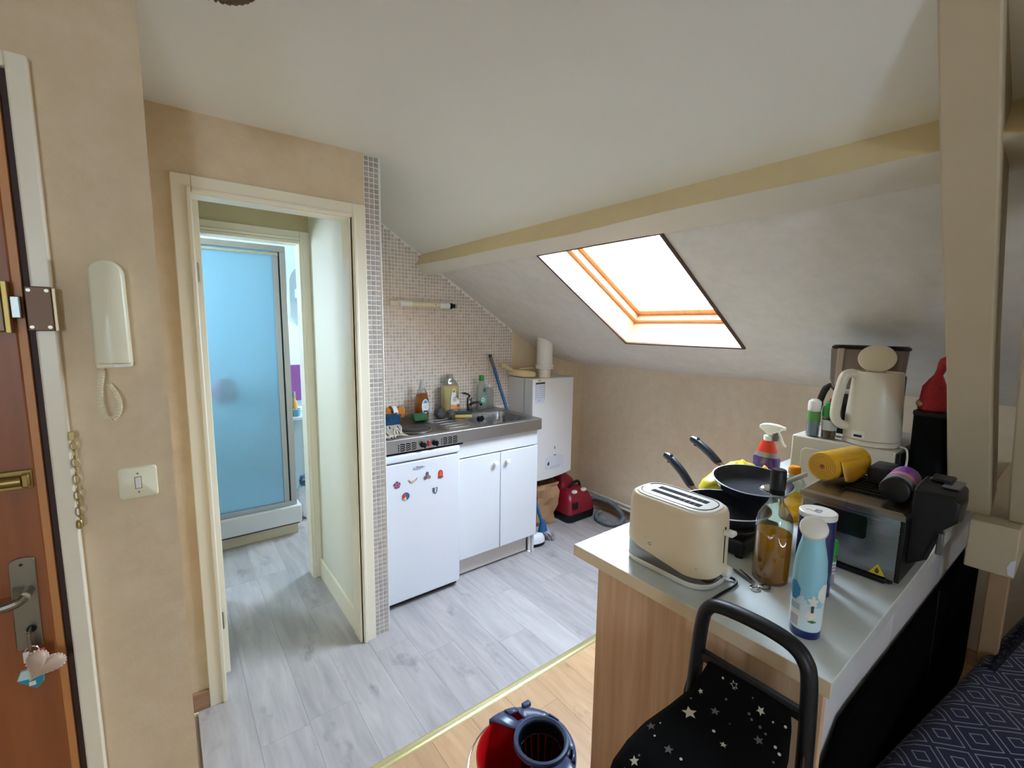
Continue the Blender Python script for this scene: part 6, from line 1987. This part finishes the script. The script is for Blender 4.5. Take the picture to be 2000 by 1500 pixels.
for y in (.215, .515):
    w_ = part(tr_, 'wheel', MB().lathe([(.083, 0), (.085, .004), (.085, .018), (.083, .022)], (hx - .02, y, -.115), 28, axis=(0, 1, 0)), BLACKP, smooth=True)
    part(w_, 'hub', MB().lathe([(.03, -.001), (.03, .023)], (hx - .02, y, -.115), 18, axis=(0, 1, 0)), M('hub_grey', (120, 120, 124), .4), smooth=True)
part(tr_, 'foot_bar', MB().box((.64, .24, -.18), (.92, .50, -.155)), BLACKP, bevel=.004)
def bagl(z, x0, x1, y0, y1, r=.045):
    return rrect((x0 + x1) / 2, (y0 + y1) / 2, (x1 - x0) / 2, (y1 - y0) / 2, r, z, 6)
BG = [(-.155, .645, .895, .250, .490), (.25, .630, .900, .245, .498), (.50, .622, .902, .246, .500), (.62, .630, .900, .250, .497), (.660, .650, .896, .258, .490), (.682, .690, .885, .275, .475), (.688, .74, .86, .31, .44)]
part(tr_, 'bag', MB().loft([bagl(*b) for b in BG]), STARB, smooth=True, angle=60)
FP = [(.918, .768), (.905, .738), (.875, .712), (.82, .700), (.75, .696), (.69, .690), (.648, .670), (.628, .635), (.620, .58), (.619, .52)]
def flap(u, v_):
    t = v_ * (len(FP) - 1)
    i = min(int(t), len(FP) - 2)
    f = t - i
    x = FP[i][0] + (FP[i + 1][0] - FP[i][0]) * f
    z = FP[i][1] + (FP[i + 1][1] - FP[i][1]) * f
    w = .083 + .040 * min(1, v_ * 2.2)
    e = abs(2 * u - 1) ** 4
    return (x, .373 + w * (2 * u - 1), z - .012 * e * min(1, v_ * 5) + .003 * math.sin(11 * v_ + 5 * u))
fl_ = part(tr_, 'flap', MB().grid(flap, 16, 36), STARB, smooth=True, angle=80)
sm = fl_.modifiers.new('thick', 'SOLIDIFY')
sm.thickness = .005
sm.offset = -1
def on_surf(fn, u, v_, du, dv, poly, lift):
    p = Vector(fn(u, v_))
    a = (Vector(fn(min(1, u + .01), v_)) - Vector(fn(max(0, u - .01), v_))).normalized()
    b = (Vector(fn(u, min(1, v_ + .01))) - Vector(fn(u, max(0, v_ - .01)))).normalized()
    nrm_ = a.cross(b).normalized()
    if nrm_.z < 0 and abs(nrm_.z) > .2 or nrm_.x > .3:
        nrm_ = -nrm_
    b = nrm_.cross(a)
    return [tuple(p + nrm_ * lift + a * q[0] + b * q[1]) for q in poly]
stars = MB()
rr = random.Random(21)
def add_star(fn, u, v_, R, rot, kind, lift=.0022):
    po = [(x * R, y * R) for x, y in starp(1, .45, 5, rot)]
    o = on_surf(fn, u, v_, 0, 0, po, lift)
    c = on_surf(fn, u, v_, 0, 0, [(0, 0)], lift)[0]
    mi = {'f': 0, 'd': 1, 'o': 0}[kind]
    if kind == 'o':
        i = on_surf(fn, u, v_, 0, 0, [(q[0] * .78, q[1] * .78) for q in po], lift)
        n_ = len(o)
        stars.add(o + i, [(k, (k + 1) % n_, n_ + (k + 1) % n_, n_ + k) for k in range(n_)], mi)
    else:
        n_ = len(o)
        stars.add(o + [c], [(k, (k + 1) % n_, n_) for k in range(n_)], mi)
def side_x(u, v_):      # the bag's face towards the camera
    return (.6205 + .004 * abs(v_ - .5), .275 + .195 * u, .62 - .5 * v_)
def side_y(u, v_):
    return (.66 + .21 * u, .2445 + .003 * abs(v_ - .5), .62 - .5 * v_)
for fn, lst in ((flap, [(.62, .05, .009, 80, 'o'), (.30, .11, .009, 100, 'f'), (.25, .24, .0095, 95, 'd'), (.66, .25, .010, 80, 'd'), (.80, .33, .016, 95, 'f'), (.45, .35, .007, 80, 'f'), (.88, .20, .006, 90, 'f'), (.22, .42, .011, 100, 'f'), (.10, .50, .017, 100, 'f'), (.42, .52, .016, 85, 'o'), (.70, .50, .010, 80, 'd'), (.92, .46, .010, 95, 'd'), (.60, .58, .009, 100, 'd'), (.85, .62, .010, 90, 'f'), (.68, .66, .016, 90, 'f'), (.30, .62, .009, 70, 'd'), (.20, .72, .013, 90, 'f'), (.48, .74, .009, 85, 'f'), (.8, .78, .012, 100, 'o'), (.4, .86, .013, 80, 'f'), (.65, .9, .01, 90, 'd')]),
                (side_y, [(.8, .1, .013, 90, 'f'), (.4, .2, .012, 80, 'd'), (.6, .35, .014, 100, 'f'), (.25, .45, .01, 90, 'f')]),
                (side_x, [(.95, .25, .012, 90, 'f'), (.6, .4, .012, 100, 'd'), (.25, .35, .012, 90, 'f'), (.5, .6, .014, 80, 'f')])):
    for s_ in lst:
        add_star(fn, s_[0], s_[1], s_[2], s_[3], s_[4])
for k in range(46):
    u, v_ = rr.uniform(.05, .95), rr.uniform(.04, .95)
    R = rr.uniform(.0018, .0034)
    po = [(R * math.cos(a), R * math.sin(a)) for a in [2 * math.pi * q / 8 for q in range(8)]]
    stars.add(on_surf(flap, u, v_, 0, 0, po, .002), [tuple(range(8))], rr.choice((0, 1)))
part(tr_, 'star_print', stars, [M('star_white', (206, 200, 186), .7), M('star_faded', (104, 98, 94), .8)], kind='stuff')
part(tr_, 'side_strap', MB().tube(bez([(hx - .01, .262, .70), (hx - .03, .256, .685), (hx - .05, .252, .66), (hx - .055, .248, .60)], 5), .011, 8, flat=.3), M('strap_grey', (52, 48, 46), .7), smooth=True)

# ---------------------------------------------------------------- red mop bucket with wringer
bu = thing('mop_bucket', 'red mop bucket with blue-grey wringer basket on the oak floor', 'bucket', (.755, .885, 0))
bc = (.752, .888)
part(bu, 'bucket', MB().lathe([(.095, 0), (.100, .004), (.132, .255), (.137, .262), (.141, .268), (.141, .276), (.137, .278), (.130, .270), (.098, .012), (.001, .010)], (*bc, 0), 48, cap1=False), RED, smooth=True, angle=50)
WR = M('blue_grey_plastic', (62, 74, 104), .32, var=.08)
wc = (.800, .872)
ringv = [(.001 + .0, 0)]
part(bu, 'wringer_rim', MB().lathe([(.066, 0), (.068, .014), (.074, .020), (.080, .018), (.082, .006), (.078, .0)], (*wc, .288), 44, cap0=False, cap1=False), WR, smooth=True)
part(bu, 'wringer_wall', MB().lathe([(.0665, .006), (.062, -.03)], (*wc, .290), 44, cap0=False, cap1=False), M('wringer_black', (10, 12, 18), .35), smooth=True)
for k in range(16):
    a = 2 * math.pi * k / 16
    d0 = Vector((math.cos(a), math.sin(a), 0))
    t0 = Vector((-math.sin(a), math.cos(a), 0))
    C0 = Vector((*wc, 0))
    q = []
    for r_, z_ in ((.0625, .262), (.050, .165)):
        for sg_ in (-1, 1):
            q.append((C0 + d0 * r_ + t0 * sg_ * .0075 * r_ / .05 + Vector((0, 0, z_))))
    q = [q[0], q[1], q[3], q[2]]
    inn = [p - d0 * .0025 for p in q]
    part(bu, 'wringer_finger', MB().loft([[tuple(p) for p in q], [tuple(p) for p in inn]]), M('wringer_black', (10, 12, 18), .35), bevel=.001)
part(bu, 'wringer_floor', MB().lathe([(.052, 0), (.05, -.006), (.001, -.008)], (*wc, .166), 30), M('wringer_black', (10, 12, 18), .35), smooth=True)
# collar plate that clips the wringer on the rim
cl_ = []
outl, inl = [], []
for k in range(33):
    a = math.radians(-118 + 236 * k / 32 - 18)
    outl.append((bc[0] + .144 * math.cos(a), bc[1] + .144 * math.sin(a)))
    b_ang = math.atan2(bc[1] + .144 * math.sin(a) - wc[1], bc[0] + .144 * math.cos(a) - wc[0])
    inl.append((wc[0] + .080 * math.cos(b_ang), wc[1] + .080 * math.sin(b_ang)))
col_ = MB()
for k in range(32):
    a0, a1, b0, b1 = outl[k], outl[k + 1], inl[k], inl[k + 1]
    if k % 8 in (3, 4):     # windows in the collar
        m0 = [((1 - s) * b0[i] + s * a0[i]) for s in (.25,) for i in (0, 1)]
        m1 = [((1 - s) * b1[i] + s * a1[i]) for s in (.25,) for i in (0, 1)]
        n0 = [((1 - s) * b0[i] + s * a0[i]) for s in (.65,) for i in (0, 1)]
        n1 = [((1 - s) * b1[i] + s * a1[i]) for s in (.65,) for i in (0, 1)]
        for p, q, r_, s_ in ((b0, m0, m1, b1), (n0, a0, a1, n1)):
            zf = lambda P: .298 if P in (b0, b1) else .288
            col_.add([(p[0], p[1], .292), (q[0], q[1], .287), (r_[0], r_[1], .287), (s_[0], s_[1], .292)], [(0, 1, 2, 3)])
    else:
        col_.add([(b0[0], b0[1], .294), (a0[0], a0[1], .284), (a1[0], a1[1], .284), (b1[0], b1[1], .294)], [(0, 1, 2, 3)])
    col_.add([(a0[0], a0[1], .284), (a1[0], a1[1], .284), (a1[0], a1[1], .268), (a0[0], a0[1], .268)], [(0, 1, 2, 3)])
bm_weld(col_)
co_ = part(bu, 'wringer_collar', col_, WR, smooth=True, angle=40)
sm = co_.modifiers.new('thick', 'SOLIDIFY')
sm.thickness = .004
sm.offset = 1
part(bu, 'clip', MB().box((.838, .996, .280), (.868, 1.014, .296)), WR, bevel=.004)
hw = []
for q in range(25):
    s = q / 24
    an = math.radians(98 + 175 * s)
    rr_h = .142 + .026 * math.sin(math.pi * s) ** .7
    hw.append((bc[0] + rr_h * math.cos(an), bc[1] + rr_h * math.sin(an), .270 - .03 * math.sin(math.pi * s)))
part(bu, 'wire_handle', MB().tube(hw, .0028, 8), CHROME, smooth=True)

# ---------------------------------------------------------------- the set on the peninsula, scaled about the camera position:
# the things above were placed for a lower worktop whose corner lies at (0.987, 0.246, 0.82); here their
# meshes and places shrink towards the camera position, unchanged in view, onto the worktop whose corner is at (0.871, 0.217, 0.90)
_k = .88235
_old_corner, _new_corner = Vector((.987, .246, .820)), Vector((.871, .217, .900))
_cats = ('toaster', 'hob', 'frying pan', 'spoon', 'plastic bag', 'cloth', 'spray bottle', 'oil bottle', 'canister', 'air freshener', 'spice jar',
         'scissors', 'oven', 'bin liners', 'box', 'jar', 'microwave oven', 'kettle', 'coffee maker', 'caddy', 'net bag', 'shopping trolley')


def shrink_to_camera(o):
    if o.type == 'MESH':
        o.data.transform(Matrix.Scale(_k, 4))
        for md in o.modifiers:
            if md.type == 'BEVEL':
                md.width *= _k
            elif md.type == 'SOLIDIFY':
                md.thickness *= _k
    for ch in o.children:
        shrink_to_camera(ch)


for o in [o for o in COL.objects if o.parent is None and o.get('category') in _cats]:
    o.location = _new_corner + (o.location - _old_corner) * _k
    shrink_to_camera(o)
